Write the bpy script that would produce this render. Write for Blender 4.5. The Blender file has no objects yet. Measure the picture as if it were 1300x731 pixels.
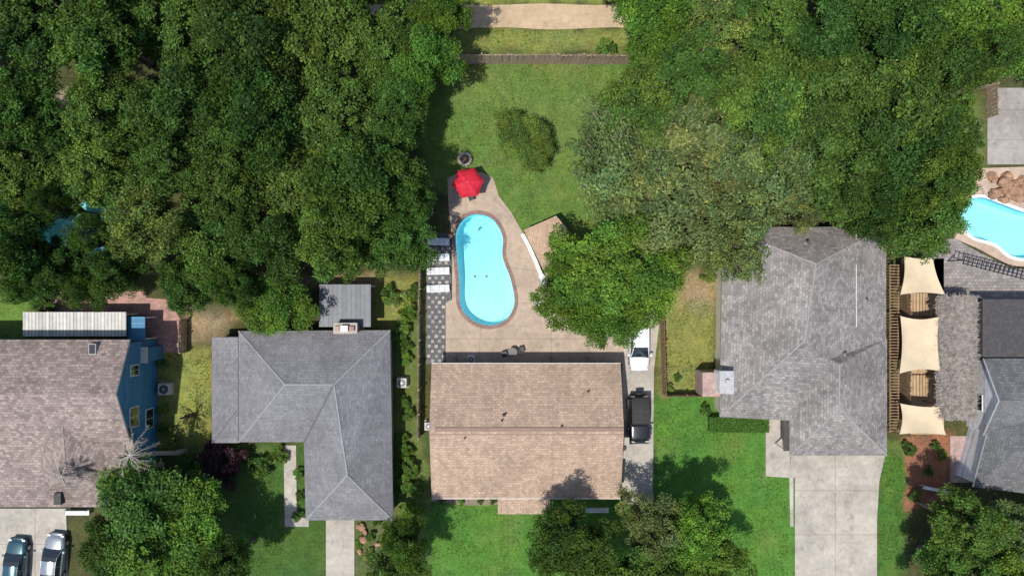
import bpy, bmesh, math, random
import numpy as np
from mathutils import Vector, Matrix, noise as mnoise
from mathutils.geometry import tessellate_polygon
random.seed(7); RNG=np.random.default_rng(11)
CH=65.0; S=14.0
def W(px,py,z=0.0):
    k=(CH-z)/CH/S
    return Vector(((px-650)*k,(365.5-py)*k,z))
scene=bpy.context.scene
# ---------------------------------------------------------------- materials
def nt(name):
    m=bpy.data.materials.new(name); m.use_nodes=True
    t=m.node_tree; b=t.nodes['Principled BSDF']; return m,t,b
def N(t,typ,**kw):
    n=t.nodes.new(typ)
    for k,v in kw.items():
        if k in n.inputs: n.inputs[k].default_value=v
        else: setattr(n,k,v)
    return n
def L(t,a,b): t.links.new(a,b)
def c4(c): return (c[0],c[1],c[2],1)
def mul(t,a,b,fac=1.0,mode='MULTIPLY'):
    n=t.nodes.new('ShaderNodeMix'); n.data_type='RGBA'; n.blend_type=mode
    n.inputs[0].default_value=fac
    for i,s in ((6,a),(7,b)):
        if isinstance(s,(tuple,list)): n.inputs[i].default_value=c4(s)
        else: L(t,s,n.inputs[i])
    return n
def ramp(t,src,lo,hi,p0=0.3,p1=0.7):
    r=t.nodes.new('ShaderNodeValToRGB'); e=r.color_ramp.elements
    e[0].position=p0;e[1].position=p1
    e[0].color=c4(lo) if isinstance(lo,(tuple,list)) else (lo,lo,lo,1)
    e[1].color=c4(hi) if isinstance(hi,(tuple,list)) else (hi,hi,hi,1)
    L(t,src,r.inputs[0]); return r.outputs[0]
def noisecol(t,vec,scale,lo,hi,detail=4,p0=0.3,p1=0.7):
    n=N(t,'ShaderNodeTexNoise',Scale=scale,Detail=detail,Roughness=0.65)
    if vec is not None: L(t,vec,n.inputs['Vector'])
    return ramp(t,n.outputs[0],lo,hi,p0,p1),n.outputs[0]
def bump(t,b,h,strength=0.4,dist=0.05):
    n=N(t,'ShaderNodeBump',Strength=strength,Distance=dist); L(t,h,n.inputs['Height']); L(t,n.outputs[0],b.inputs['Normal'])
def M_plain(name,col,rough=0.7,lo=0.82,hi=1.15,scale=3.0,fine=25,metal=0.0,bs=0.2):
    m,t,b=nt(name); g=N(t,'ShaderNodeNewGeometry').outputs['Position']
    a,_=noisecol(t,g,scale,lo,hi); f,h=noisecol(t,g,fine,0.9,1.1,2)
    x=mul(t,c4(col),a); y=mul(t,x.outputs[2],f)
    L(t,y.outputs[2],b.inputs['Base Color']); b.inputs['Roughness'].default_value=rough; b.inputs['Metallic'].default_value=metal
    if bs>0: bump(t,b,h,bs,0.02)
    return m
def M_shingle(name,col,row=0.24,width=0.42,var=0.28,stain=0.75,mort=0.6):
    m,t,b=nt(name); uv=N(t,'ShaderNodeUVMap').outputs[0]; g=N(t,'ShaderNodeNewGeometry').outputs['Position']
    br=N(t,'ShaderNodeTexBrick'); L(t,uv,br.inputs['Vector'])
    br.inputs['Color1'].default_value=c4([x*(1-var) for x in col]); br.inputs['Color2'].default_value=c4([x*(1+var) for x in col])
    br.inputs['Mortar'].default_value=c4([x*mort for x in col])
    for k,v in (('Scale',1.0),('Mortar Size',0.02),('Bias',0.0),('Brick Width',width),('Row Height',row),('Mortar Smooth',0.3)): br.inputs[k].default_value=v
    a,_=noisecol(t,g,0.35,stain,1.15,5,0.3,0.65)
    f,h=noisecol(t,g,7,0.8,1.2,3)
    mp=N(t,'ShaderNodeMapping'); mp.inputs['Scale'].default_value=(3.0,0.35,1); L(t,uv,mp.inputs[0])
    s,_=noisecol(t,mp.outputs[0],1.0,0.86,1.08,4)
    x=mul(t,br.outputs[0],a); y=mul(t,x.outputs[2],f); z=mul(t,y.outputs[2],s)
    L(t,z.outputs[2],b.inputs['Base Color']); b.inputs['Roughness'].default_value=0.9
    bump(t,b,br.outputs[1],-0.4,0.02); return m
def M_brick(name,col,mortar,w=0.22,h=0.09,ms=0.012):
    m,t,b=nt(name); uv=N(t,'ShaderNodeUVMap').outputs[0]
    br=N(t,'ShaderNodeTexBrick'); L(t,uv,br.inputs['Vector'])
    br.inputs['Color1'].default_value=c4([x*0.75 for x in col]); br.inputs['Color2'].default_value=c4([x*1.25 for x in col]); br.inputs['Mortar'].default_value=c4(mortar)
    for k,v in (('Scale',1.0),('Mortar Size',ms),('Brick Width',w),('Row Height',h)): br.inputs[k].default_value=v
    g=N(t,'ShaderNodeNewGeometry').outputs['Position']; a,_=noisecol(t,g,1.2,0.75,1.15)
    x=mul(t,br.outputs[0],a); L(t,x.outputs[2],b.inputs['Base Color']); b.inputs['Roughness'].default_value=0.9
    bump(t,b,br.outputs[1],-0.4,0.02); return m
def M_stripe(name,col,period=0.15,lo=0.55,rough=0.7,axis=0,gap=0.12,metal=0):
    m,t,b=nt(name); uv=N(t,'ShaderNodeUVMap').outputs[0]
    sp=N(t,'ShaderNodeSeparateXYZ'); L(t,uv,sp.inputs[0])
    d=N(t,'ShaderNodeMath',operation='DIVIDE'); L(t,sp.outputs[axis],d.inputs[0]); d.inputs[1].default_value=period
    fr=N(t,'ShaderNodeMath',operation='FRACT'); L(t,d.outputs[0],fr.inputs[0])
    fl=N(t,'ShaderNodeMath',operation='FLOOR'); L(t,d.outputs[0],fl.inputs[0])
    gt=N(t,'ShaderNodeMath',operation='GREATER_THAN'); L(t,fr.outputs[0],gt.inputs[0]); gt.inputs[1].default_value=gap
    wn=N(t,'ShaderNodeTexWhiteNoise',noise_dimensions='1D'); L(t,fl.outputs[0],wn.inputs['W'])
    r=ramp(t,wn.outputs[0],0.78,1.12,0,1); gg=ramp(t,gt.outputs[0],lo,1.0,0,1)
    g=N(t,'ShaderNodeNewGeometry').outputs['Position']; a,_=noisecol(t,g,2.0,0.8,1.12)
    x=mul(t,c4(col),r); y=mul(t,x.outputs[2],gg); z=mul(t,y.outputs[2],a)
    L(t,z.outputs[2],b.inputs['Base Color']); b.inputs['Roughness'].default_value=rough; b.inputs['Metallic'].default_value=metal
    bump(t,b,gt.outputs[0],0.4,0.02); return m
def M_concrete(name,col,joint=0.0,lo=0.72):
    m,t,b=nt(name); g=N(t,'ShaderNodeNewGeometry').outputs['Position']
    a,_=noisecol(t,g,0.35,lo,1.12,6,0.3,0.62); c,_=noisecol(t,g,2.2,0.85,1.1,5); f,h=noisecol(t,g,16,0.88,1.1,3)
    k,_=noisecol(t,g,0.9,0.8,1.0,8,0.36,0.42)
    x=mul(t,c4(col),a); y=mul(t,x.outputs[2],c); z=mul(t,y.outputs[2],f); q=mul(t,z.outputs[2],k); out=q.outputs[2]
    L(t,out,b.inputs['Base Color']); b.inputs['Roughness'].default_value=0.88; bump(t,b,h,0.2,0.02); return m
def M_ground():
    m,t,b=nt('lawn_and_soil'); g=N(t,'ShaderNodeNewGeometry').outputs['Position']
    at=N(t,'ShaderNodeVertexColor',layer_name='Col')
    a,_=noisecol(t,g,0.9,0.74,1.2,6); c,_=noisecol(t,g,4.5,0.72,1.25,5); f,h=noisecol(t,g,14,0.6,1.35,4)
    x=mul(t,at.outputs[0],a); y=mul(t,x.outputs[2],c); z=mul(t,y.outputs[2],f)
    w,_=noisecol(t,g,0.28,(0.9,0.98,1.0),(1.25,1.06,0.85),5); v=mul(t,z.outputs[2],w)
    L(t,v.outputs[2],b.inputs['Base Color']); b.inputs['Roughness'].default_value=0.95; b.inputs['Specular IOR Level'].default_value=0.1
    bump(t,b,h,0.6,0.1); return m
def M_leaf():
    m=bpy.data.materials.new('foliage'); m.use_nodes=True; t=m.node_tree; t.nodes.clear()
    o=N(t,'ShaderNodeOutputMaterial'); at=N(t,'ShaderNodeVertexColor',layer_name='Col'); oi=N(t,'ShaderNodeObjectInfo')
    x=mul(t,oi.outputs['Color'],at.outputs[0])
    d=N(t,'ShaderNodeBsdfPrincipled',Roughness=0.55); d.inputs['Specular IOR Level'].default_value=0.18
    tr=N(t,'ShaderNodeBsdfTranslucent'); L(t,x.outputs[2],d.inputs['Base Color'])
    y=mul(t,x.outputs[2],(1.25,1.3,0.55)); L(t,y.outputs[2],tr.inputs[0])
    mx=N(t,'ShaderNodeMixShader'); mx.inputs[0].default_value=0.3; L(t,d.outputs[0],mx.inputs[1]); L(t,tr.outputs[0],mx.inputs[2]); L(t,mx.outputs[0],o.inputs[0]); return m
def M_water():
    m=bpy.data.materials.new('pool_water'); m.use_nodes=True; t=m.node_tree; t.nodes.clear()
    o=N(t,'ShaderNodeOutputMaterial'); tp=N(t,'ShaderNodeBsdfTransparent'); tp.inputs[0].default_value=(0.80,0.97,0.99,1)
    gl=N(t,'ShaderNodeBsdfGlossy',Roughness=0.04); fr=N(t,'ShaderNodeFresnel',IOR=1.33)
    n=N(t,'ShaderNodeTexNoise',Scale=2.5,Detail=3.0); bp=N(t,'ShaderNodeBump',Strength=0.25,Distance=0.05); L(t,n.outputs[0],bp.inputs['Height'])
    L(t,bp.outputs[0],gl.inputs['Normal']); L(t,bp.outputs[0],fr.inputs['Normal'])
    mx=N(t,'ShaderNodeMixShader'); L(t,fr.outputs[0],mx.inputs[0]); L(t,tp.outputs[0],mx.inputs[1]); L(t,gl.outputs[0],mx.inputs[2]); L(t,mx.outputs[0],o.inputs[0]); return m
def M_basin(name='pool_plaster'):
    m,t,b=nt(name); g=N(t,'ShaderNodeNewGeometry').outputs['Position']
    sp=N(t,'ShaderNodeSeparateXYZ'); L(t,g,sp.inputs[0])
    mr=N(t,'ShaderNodeMapRange'); mr.inputs['From Min'].default_value=-2.3; mr.inputs['From Max'].default_value=-1.0; L(t,sp.outputs[2],mr.inputs[0])
    r=ramp(t,mr.outputs[0],(0.30,0.72,0.80),(0.50,0.82,0.84),0,1)
    gt=N(t,'ShaderNodeMath',operation='GREATER_THAN'); L(t,sp.outputs[2],gt.inputs[0]); gt.inputs[1].default_value=-0.35
    tb=ramp(t,gt.outputs[0],(1,1,1),(0.25,0.5,0.75),0,1)
    v=N(t,'ShaderNodeTexVoronoi',Scale=1.7,feature='SMOOTH_F1'); L(t,g,v.inputs['Vector']); c=ramp(t,v.outputs[0],0.95,1.06,0.1,0.8)
    x=mul(t,r,c); y=mul(t,x.outputs[2],tb); L(t,y.outputs[2],b.inputs['Base Color']); b.inputs['Roughness'].default_value=0.6; return m
def M_paint(name,col,rough=0.25,coat=0.6,metal=0.0):
    m,t,b=nt(name); g=N(t,'ShaderNodeNewGeometry').outputs['Position']; a,_=noisecol(t,g,3,0.9,1.06)
    x=mul(t,c4(col),a); L(t,x.outputs[2],b.inputs['Base Color']); b.inputs['Roughness'].default_value=rough; b.inputs['Coat Weight'].default_value=coat; b.inputs['Metallic'].default_value=metal; return m
LEAF=M_leaf(); GROUND=M_ground(); WATER=M_water(); BASIN=M_basin()
BARK=M_plain('bark',(0.19,0.155,0.12),0.95,0.6,1.2,2.0,14)
DEADB=M_plain('dead_palm_wood',(0.32,0.285,0.25),0.95,0.6,1.2,2.0,14)
TANROOF=M_shingle('tan_shingles',(0.385,0.275,0.20),0.22,0.36,0.17,0.84,0.7)
GREYROOF=M_shingle('grey_shingles',(0.19,0.185,0.195),0.24,0.42,0.13,0.80,0.78)
WGREYROOF=M_shingle('weathered_shingles',(0.245,0.222,0.21),0.24,0.36,0.27,0.70,0.68)
BRNROOF=M_shingle('brown_shingles',(0.27,0.212,0.19),0.24,0.38,0.32,0.74,0.62)
DKROOF=M_shingle('dark_shingles',(0.15,0.15,0.155),0.24,0.36,0.2,0.8)
BRICK=M_brick('red_brick',(0.33,0.17,0.12),(0.35,0.32,0.28))
PINKBRICK=M_brick('pink_brick',(0.38,0.22,0.19),(0.4,0.36,0.33))
COPING=M_brick('coping_brick',(0.22,0.115,0.09),(0.27,0.22,0.19),0.3,0.14,0.02)
PAVEBR=M_brick('patio_brick',(0.40,0.20,0.16),(0.30,0.24,0.2),0.3,0.15,0.02)
DECK=M_concrete('tan_concrete',(0.40,0.31,0.235),lo=0.8)
DECK2=M_concrete('pink_concrete',(0.45,0.335,0.26),lo=0.85)
CONC=M_concrete('concrete',(0.41,0.37,0.315))
CONCG=M_concrete('grey_concrete',(0.32,0.29,0.265))
PATH=M_concrete('sand_path',(0.46,0.34,0.215),lo=0.85)
ASPH=M_concrete('asphalt',(0.055,0.055,0.057))
GRAVEL=M_plain('dark_gravel',(0.11,0.11,0.112),0.95,0.6,1.4,6,30,bs=0.8)
MULCH=M_plain('mulch',(0.20,0.085,0.05),0.95,0.6,1.4,3,18,bs=0.8)
WHITE=M_plain('white_paint',(0.74,0.74,0.72),0.5)
CUSH=M_plain('white_cushion',(0.62,0.62,0.64),0.85)
TRIM=M_plain('cream_trim',(0.6,0.55,0.47),0.6)
BLUESID=M_stripe('blue_siding',(0.05,0.22,0.38),0.2,0.75,0.6,1)
WHSID=M_stripe('white_siding',(0.72,0.72,0.74),0.2,0.75,0.6,1)
TANWALL=M_brick('tan_brick',(0.42,0.32,0.25),(0.4,0.36,0.3))
WOODT=M_stripe('tan_boards',(0.46,0.31,0.18),0.16,0.45)
PICKET=M_plain('picket_wood',(0.45,0.34,0.25),0.9,0.5,1.25,4,20)
BRNWOOD=M_plain('brown_wood',(0.27,0.165,0.095),0.9,0.6,1.25,4,20)
CORR=M_stripe('pale_corrugated_metal',(0.50,0.49,0.45),0.3,0.6,0.5,0,0.3)
DKCORR=M_stripe('dark_metal_roof',(0.115,0.125,0.14),0.4,0.6,0.5,0,0.12)
BLACK=M_plain('black_metal',(0.02,0.02,0.022),0.5)
DKFLAT=M_plain('bitumen_roof',(0.06,0.055,0.053),0.85,0.7,1.3)
GMETAL=M_plain('grey_metal',(0.4,0.4,0.4),0.45,metal=0.3)
GLASS=M_paint('window_glass',(0.02,0.025,0.03),0.05,1.0)
SAIL=M_plain('sail_cloth',(0.60,0.48,0.32),0.85,0.88,1.06,0.8)
RED=M_plain('red_canvas',(0.52,0.010,0.03),0.75,0.85,1.1,bs=0.1)
ROCK=M_plain('boulder_rock',(0.34,0.20,0.125),0.9,0.4,1.4,2.5,8,bs=0.8)
THATCH=M_plain('palm_thatch',(0.27,0.235,0.205),0.95,0.55,1.3,2.5,15,bs=1.0)
RUBBER=M_plain('rubber',(0.02,0.02,0.02),0.85)
FUR=M_plain('black_fur',(0.015,0.014,0.014),0.8)
# ---------------------------------------------------------------- mesh helpers
def setuv(me):
    uvl=me.uv_layers.new(name='UVMap')
    for p in me.polygons:
        n=p.normal
        if abs(n.z)>0.999: u=Vector((1,0,0)); v=Vector((0,1,0))
        else:
            u=Vector((-n.y,n.x,0)).normalized(); v=n.cross(u)
        for li in p.loop_indices:
            co=me.vertices[me.loops[li].vertex_index].co
            uvl.data[li].uv=(co.dot(u),co.dot(v))
class MB:
    def __init__(s): s.v=[];s.f=[];s.m=[];s.mats=[]
    def mi(s,mat):
        if mat not in s.mats: s.mats.append(mat)
        return s.mats.index(mat)
    def add(s,vs,fs,mat):
        o=len(s.v); s.v+= [Vector(v) for v in vs]; k=s.mi(mat)
        for f in fs: s.f.append([i+o for i in f]); s.m.append(k)
    def box(s,x0,x1,y0,y1,z0,z1,mat,M=None):
        vs=[(x,y,z) for z in (z0,z1) for x,y in ((x0,y0),(x1,y0),(x1,y1),(x0,y1))]
        if M is not None: vs=[M@Vector(v) for v in vs]
        s.add(vs,[(3,2,1,0),(4,5,6,7),(0,1,5,4),(1,2,6,5),(2,3,7,6),(3,0,4,7)],mat)
    def prism(s,poly,z0,z1,mat,holes=(),bottom=False):
        poly=[Vector((p[0],p[1],0)) for p in poly]; rings=[poly]+[[Vector((p[0],p[1],0)) for p in h] for h in holes]
        allv=[p for r in rings for p in r]; tris=tessellate_polygon(rings)
        top=[(p.x,p.y,z1) for p in allv]
        ts=[]
        for a,b,c in tris:
            A,B,C=allv[a],allv[b],allv[c]
            ts.append((a,b,c) if (B-A).cross(C-A).z>0 else (a,c,b))
        s.add(top,ts,mat)
        for ri,r in enumerate(rings):
            area=sum(r[i].x*r[(i+1)%len(r)].y-r[(i+1)%len(r)].x*r[i].y for i in range(len(r)))
            if (area<0)!=(ri>0): r=r[::-1]
            n=len(r); vs=[(p.x,p.y,z0) for p in r]+[(p.x,p.y,z1) for p in r]
            s.add(vs,[(i,(i+1)%n,n+(i+1)%n,n+i) for i in range(n)],mat)
    def tube(s,pts,rad,mat,seg=8,cap=True):
        pts=[Vector(p) for p in pts]; vs=[];n=len(pts)
        for i,p in enumerate(pts):
            d=(pts[min(i+1,n-1)]-pts[max(i-1,0)]).normalized()
            a=d.orthogonal().normalized() if abs(d.z)<0.95 else Vector((1,0,0)); a=(a-d*a.dot(d)).normalized(); b=d.cross(a)
            r=rad[i] if isinstance(rad,(list,tuple)) else rad
            for k in range(seg):
                t=2*math.pi*k/seg; vs.append(p+(a*math.cos(t)+b*math.sin(t))*r)
        fs=[(i*seg+k,i*seg+(k+1)%seg,(i+1)*seg+(k+1)%seg,(i+1)*seg+k) for i in range(n-1) for k in range(seg)]
        if cap: fs.append(tuple(range(seg))[::-1]); fs.append(tuple((n-1)*seg+k for k in range(seg)))
        s.add(vs,fs,mat)
    def cyl(s,c,r,z0,z1,mat,seg=20,r2=None): s.tube([(c[0],c[1],z0),(c[0],c[1],z1)],[r,r if r2 is None else r2],mat,seg)
    def build(s,name,parent=None,smooth=False,loc=None,rot=0):
        me=bpy.data.meshes.new(name); me.from_pydata([tuple(v) for v in s.v],[],s.f)
        for m in s.mats: me.materials.append(m)
        me.polygons.foreach_set('material_index',s.m); me.update(); setuv(me)
        if smooth: me.polygons.foreach_set('use_smooth',[True]*len(me.polygons))
        o=bpy.data.objects.new(name,me); scene.collection.objects.link(o)
        if parent: o.parent=parent
        if loc is not None: o.location=loc
        o.rotation_euler[2]=rot
        return o
def empty(name,loc=(0,0,0)):
    o=bpy.data.objects.new(name,None); scene.collection.objects.link(o); o.location=loc; o.empty_display_size=0.5; return o
def P(pts,z=0): return [W(x,y,z) for x,y in pts]
def slab(name,pts,z1,mat,z0=-0.05,holes=(),parent=None):
    m=MB(); m.prism(P(pts),z0,z1,mat,[P(h) if not isinstance(h[0],Vector) else h for h in holes]); return m.build(name,parent)
def spline(pts,n=8):
    out=[];k=len(pts)
    for i in range(k):
        p0,p1,p2,p3=[np.array(pts[(i+j-1)%k],float) for j in range(4)]
        for a in range(n):
            t=a/n; out.append(tuple(0.5*((2*p1)+(-p0+p2)*t+(2*p0-5*p1+4*p2-p3)*t*t+(-p0+3*p1-3*p2+p3)*t**3)))
    return out
def offset(poly,d):
    n=len(poly); out=[]
    area=sum(poly[i].x*poly[(i+1)%n].y-poly[(i+1)%n].x*poly[i].y for i in range(n)); sg=1 if area>0 else -1
    for i in range(n):
        t=(poly[(i+1)%n]-poly[i-1]).normalized(); nn=Vector((t.y,-t.x,0))*sg; out.append(poly[i]+nn*d)
    return out
# ---------------------------------------------------------------- pools' outlines
pool_px=spline([(606,272),(626,279),(638,300),(638,326),(648,354),(653,384),(643,405),(622,413),(599,406),(585,388),(583,355),(580,325),(579,296),(589,278)],6)
POOL=P(pool_px)
pool2_px=spline([(1224,256),(1245,251),(1270,259),(1300,270),(1335,279),(1340,303),(1310,326),(1284,325),(1262,309),(1236,301),(1223,288),(1219,272)],5)
POOL2=P(pool2_px)
POOL3=P(spline([(60,262),(110,252),(150,270),(150,305),(120,325),(70,318),(52,290)],4))
# ---------------------------------------------------------------- ground
def vnoise(x,y,seed=0):
    r=np.random.default_rng(seed).random((256,256))
    xi=np.floor(x).astype(int); yi=np.floor(y).astype(int); fx=x-xi; fy=y-yi; fx=fx*fx*(3-2*fx); fy=fy*fy*(3-2*fy)
    g=lambda a,b: r[a%256,b%256]
    return (g(xi,yi)*(1-fx)+g(xi+1,yi)*fx)*(1-fy)+(g(xi,yi+1)*(1-fx)+g(xi+1,yi+1)*fx)*fy
def fbm(x,y,seed=0,o=4): 
    s=0;a=0.5
    for i in range(o): s=s+a*vnoise(x*2**i,y*2**i,seed+i); a*=0.5
    return s
def sdf(x,y,poly):
    d=np.full(x.shape,1e9); ins=np.zeros(x.shape,bool); n=len(poly)
    for i in range(n):
        ax,ay=poly[i][0],poly[i][1]; bx,by=poly[(i+1)%n][0],poly[(i+1)%n][1]
        ex,ey=bx-ax,by-ay; wx,wy=x-ax,y-ay; t=np.clip((wx*ex+wy*ey)/(ex*ex+ey*ey+1e-9),0,1)
        d=np.minimum(d,np.hypot(wx-ex*t,wy-ey*t))
        c=((ay>y)!=(by>y))&(x<(bx-ax)*(y-ay)/((by-ay) if abs(by-ay)>1e-9 else 1e-9)+ax); ins^=c
    return np.where(ins,d,-d)
SOIL=(0.055,0.055,0.026); G1=(0.100,0.178,0.042); G2=(0.075,0.185,0.034); GY=(0.20,0.215,0.065); DIRT=(0.30,0.225,0.14); DG=(0.055,0.10,0.03)
zones=[
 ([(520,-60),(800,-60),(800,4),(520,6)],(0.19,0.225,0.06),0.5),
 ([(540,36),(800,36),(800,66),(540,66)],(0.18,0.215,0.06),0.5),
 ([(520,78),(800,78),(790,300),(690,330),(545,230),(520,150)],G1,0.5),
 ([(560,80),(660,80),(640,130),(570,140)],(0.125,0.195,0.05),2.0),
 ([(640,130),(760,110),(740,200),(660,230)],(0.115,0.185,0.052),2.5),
 ([(835,350),(910,350),(905,500),(838,500)],GY,0.7),
 ([(860,350),(910,350),(908,390),(870,385)],DIRT,1.2),
 ([(830,503),(1012,503),(1012,860),(780,860),(828,620)],G2,0.4),
 ([(540,628),(800,628),(800,860),(540,860)],G2,0.3),
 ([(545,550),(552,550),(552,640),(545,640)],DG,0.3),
 ([(1112,560),(1150,560),(1150,860),(1112,860)],(0.065,0.15,0.03),0.6),
 ([(1146,555),(1210,552),(1205,640),(1150,645)],(0.26,0.12,0.075),0.4),
 ([(195,440),(272,440),(272,572),(195,572)],GY,0.6),
 ([(222,470),(262,470),(262,540),(222,540)],(0.22,0.26,0.07),1.2),
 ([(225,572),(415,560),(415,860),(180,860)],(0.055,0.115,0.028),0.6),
 ([(440,655),(545,640),(545,860),(455,860)],(0.085,0.115,0.045),0.6),
 ([(470,350),(545,350),(545,420),(470,420)],(0.19,0.205,0.065),0.8),
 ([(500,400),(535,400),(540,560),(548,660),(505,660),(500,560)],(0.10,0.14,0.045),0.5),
 ([(-80,370),(45,370),(28,428),(-80,430)],(0.11,0.20,0.045),0.6),
 ([(240,395),(310,395),(270,428),(240,430)],DIRT,1.0),
 ([(380,350),(480,350),(480,365),(380,365)],DIRT,0.8),
 ([(75,115),(110,115),(110,150),(75,150)],(0.35,0.29,0.23),1.0),
 ([(40,240),(170,240),(170,335),(40,335)],(0.33,0.27,0.21),0.6),
 ([(1205,120),(1252,120),(1252,215),(1205,215)],(0.11,0.15,0.055),1.0),
 ([(-200,860),(1500,860),(1500,1400),(-200,1400)],G2,1.0),
]
def make_ground():
    st=0.22; xs=np.concatenate([[-1500,-300,-90],np.arange(-56,56,st),[90,300,1500]]); ys=np.concatenate([[-1500,-300,-70],np.arange(-34,32,st),[70,300,1500]])
    X,Y=np.meshgrid(xs,ys); 
    wx=X+ (fbm(X*0.8,Y*0.8,3)-0.47)*1.6; wy=Y+(fbm(X*0.8,Y*0.8,33)-0.47)*1.6
    col=np.zeros(X.shape+(3,)); col[:]=SOIL
    lit=fbm(X*0.5,Y*0.5,77)[...,None]; col=col*(1-lit)+np.array((0.085,0.10,0.04))*lit
    far=(np.abs(X)>57)|(np.abs(Y)>40); col[far]=(0.05,0.09,0.03)
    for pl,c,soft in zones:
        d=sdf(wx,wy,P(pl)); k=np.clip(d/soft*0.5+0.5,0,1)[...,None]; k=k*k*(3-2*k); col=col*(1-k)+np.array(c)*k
    pt=np.clip((fbm(X*0.35,Y*0.35,91)-0.52)*5,0,1)[...,None]*(col[...,1:2]>0.11); col=col*(1-0.3*pt)+np.array((0.17,0.18,0.075))*0.3*pt
    Z=(fbm(X*0.15,Y*0.15,5)-0.5)*0.04-0.02
    nx,ny=len(xs),len(ys); v=np.stack([X,Y,Z],-1).reshape(-1,3)
    i=np.arange((ny-1)*(nx-1)); r=i//(nx-1); c=i%(nx-1); a=r*nx+c
    F=np.stack([a,a+1,a+nx+1,a+nx],-1)
    cx=v[F,0].mean(1); cy=v[F,1].mean(1)
    keep=np.ones(len(F),bool)
    for q in (POOL,POOL2,POOL3): keep&=(sdf(cx,cy,offset(q,0.12))<0)
    F=F[keep]
    me=bpy.data.meshes.new('ground'); me.vertices.add(len(v)); me.vertices.foreach_set('co',v.ravel())
    me.loops.add(F.size); me.loops.foreach_set('vertex_index',F.ravel().astype(np.int32)); me.polygons.add(len(F))
    me.polygons.foreach_set('loop_start',np.arange(0,F.size,4,dtype=np.int32)); me.update(calc_edges=True)
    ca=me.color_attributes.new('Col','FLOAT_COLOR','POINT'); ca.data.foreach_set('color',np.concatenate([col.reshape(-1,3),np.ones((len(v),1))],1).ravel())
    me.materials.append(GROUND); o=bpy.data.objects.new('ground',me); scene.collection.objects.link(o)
make_ground()
# ---------------------------------------------------------------- paving
m=MB(); m.prism([(-140,-34.2,0),(140,-34.2,0),(140,-42,0),(-140,-42,0)],-0.05,0.02,ASPH); m.build('street')
m=MB(); m.box(-140,140,-34.2,-34.0,-0.05,0.13,CONCG); m.box(-140,140,-42.2,-42.0,-0.05,0.13,CONCG); m.build('kerb')
slab('dirt_path',spline([(440,4),(480,6),(560,5),(620,7),(690,5),(760,7),(860,5),(862,36),(780,35),(700,38),(640,35),(560,37),(500,34),(440,35)],3),0.03,PATH)
deck=[(568,226),(585,219),(612,219),(626,226),(634,250),(648,268),(662,292),(676,320),(690,350),(700,372),(745,385),(792,400),(792,461),(566,461),(566,384),(574,380),(574,300),(570,270)]
slab('pool_deck',deck,0.06,DECK,holes=[offset(POOL,0.03)])
def jointlines(name,segs,z,mat=GRAVEL,w=0.035):
    m=MB()
    for (a,b) in segs:
        A=W(*a);B=W(*b); d=(B-A).normalized(); n=Vector((-d.y,d.x,0))*w/2
        vs=[A-n,B-n,B+n,A+n]; m.add([(p.x,p.y,z+0.004) for p in vs],[(0,1,2,3)],mat)
    return m
JL=M_plain('dark_joint',(0.20,0.165,0.14),0.95)  # flat darker colour for the slab joint lines
jointlines('deck_joints',[((626,250),(655,282)),((569,262),(583,278)),((610,415),(608,460)),((655,385),(740,384)),((566,430),(790,430)),((700,385),(700,460)),((650,340),(688,345))],0.06,JL).build('deck_joint_lines')
def pool(name,outline,depths,cop,w=0.33):
    e=empty(name); o=offset(outline,w)
    m=MB(); m.prism(o,0.0,0.11,cop,[outline]); m.build('coping',e)
    m=MB(); n=len(outline); ys=[p.y for p in outline]; y0,y1=min(ys),max(ys)
    dz=lambda p: depths[0]+(depths[1]-depths[0])*((p.y-y0)/(y1-y0))
    inner=offset(outline,-0.35)
    vs=[(p.x,p.y,0.07) for p in outline]+[(p.x,p.y,-0.35) for p in outline]+[(p.x,p.y,-dz(p)+0.25) for p in outline]+[(p.x,p.y,-dz(p)) for p in inner]
    fs=[(k*n+i,(k+1)*n+i,(k+1)*n+(i+1)%n,k*n+(i+1)%n) for k in range(3) for i in range(n)]
    m.add(vs,fs,BASIN)
    t=tessellate_polygon([[Vector((p.x,p.y,0)) for p in inner]])
    ts=[]
    for a,b,c in t: ts.append((a,b,c) if (inner[b]-inner[a]).cross(inner[c]-inner[a]).z>0 else (a,c,b))
    m.add(vs[3*n:],ts,BASIN); m.build('basin',e)
    t2=MB(); vs=[(p.x,p.y,-0.06) for p in outline]
    t2.add(vs,ts,WATER); t2.build('water',e)
    return e
p1=pool('swimming_pool',POOL,(1.0,2.3),COPING)
m=MB()
for px,py in ((606,291),(616,352),(601,352)): 
    c=W(px,py,-1); m.cyl(c,0.12,-2.3,-1.15,GMETAL,12)
m.build('pool_drain_fittings',p1)
deck2=[(1238,214),(1360,210),(1360,338),(1284,338),(1240,315),(1212,303),(1212,250),(1225,235)]
slab('neighbour_pool_deck',deck2,0.06,DECK2,holes=[offset(POOL2,0.03)])
pool('neighbour_swimming_pool',POOL2,(1.2,1.9),WHITE,0.28)
pool('shaded_swimming_pool',POOL3,(1.0,1.6),CONCG,0.35)
slab('concrete_pad',[(1253,112),(1360,112),(1360,209),(1253,209)],0.07,CONCG)
jointlines('j',[((1253,140),(1360,140)),((1253,178),(1360,178))],0.07,JL).build('pad_joint_lines')
slab('gravel_bed',[(541,296),(573,296),(573,382),(566,384),(566,462),(541,462)],0.03,GRAVEL)
m=MB(); 
yy=303
r=0
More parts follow.
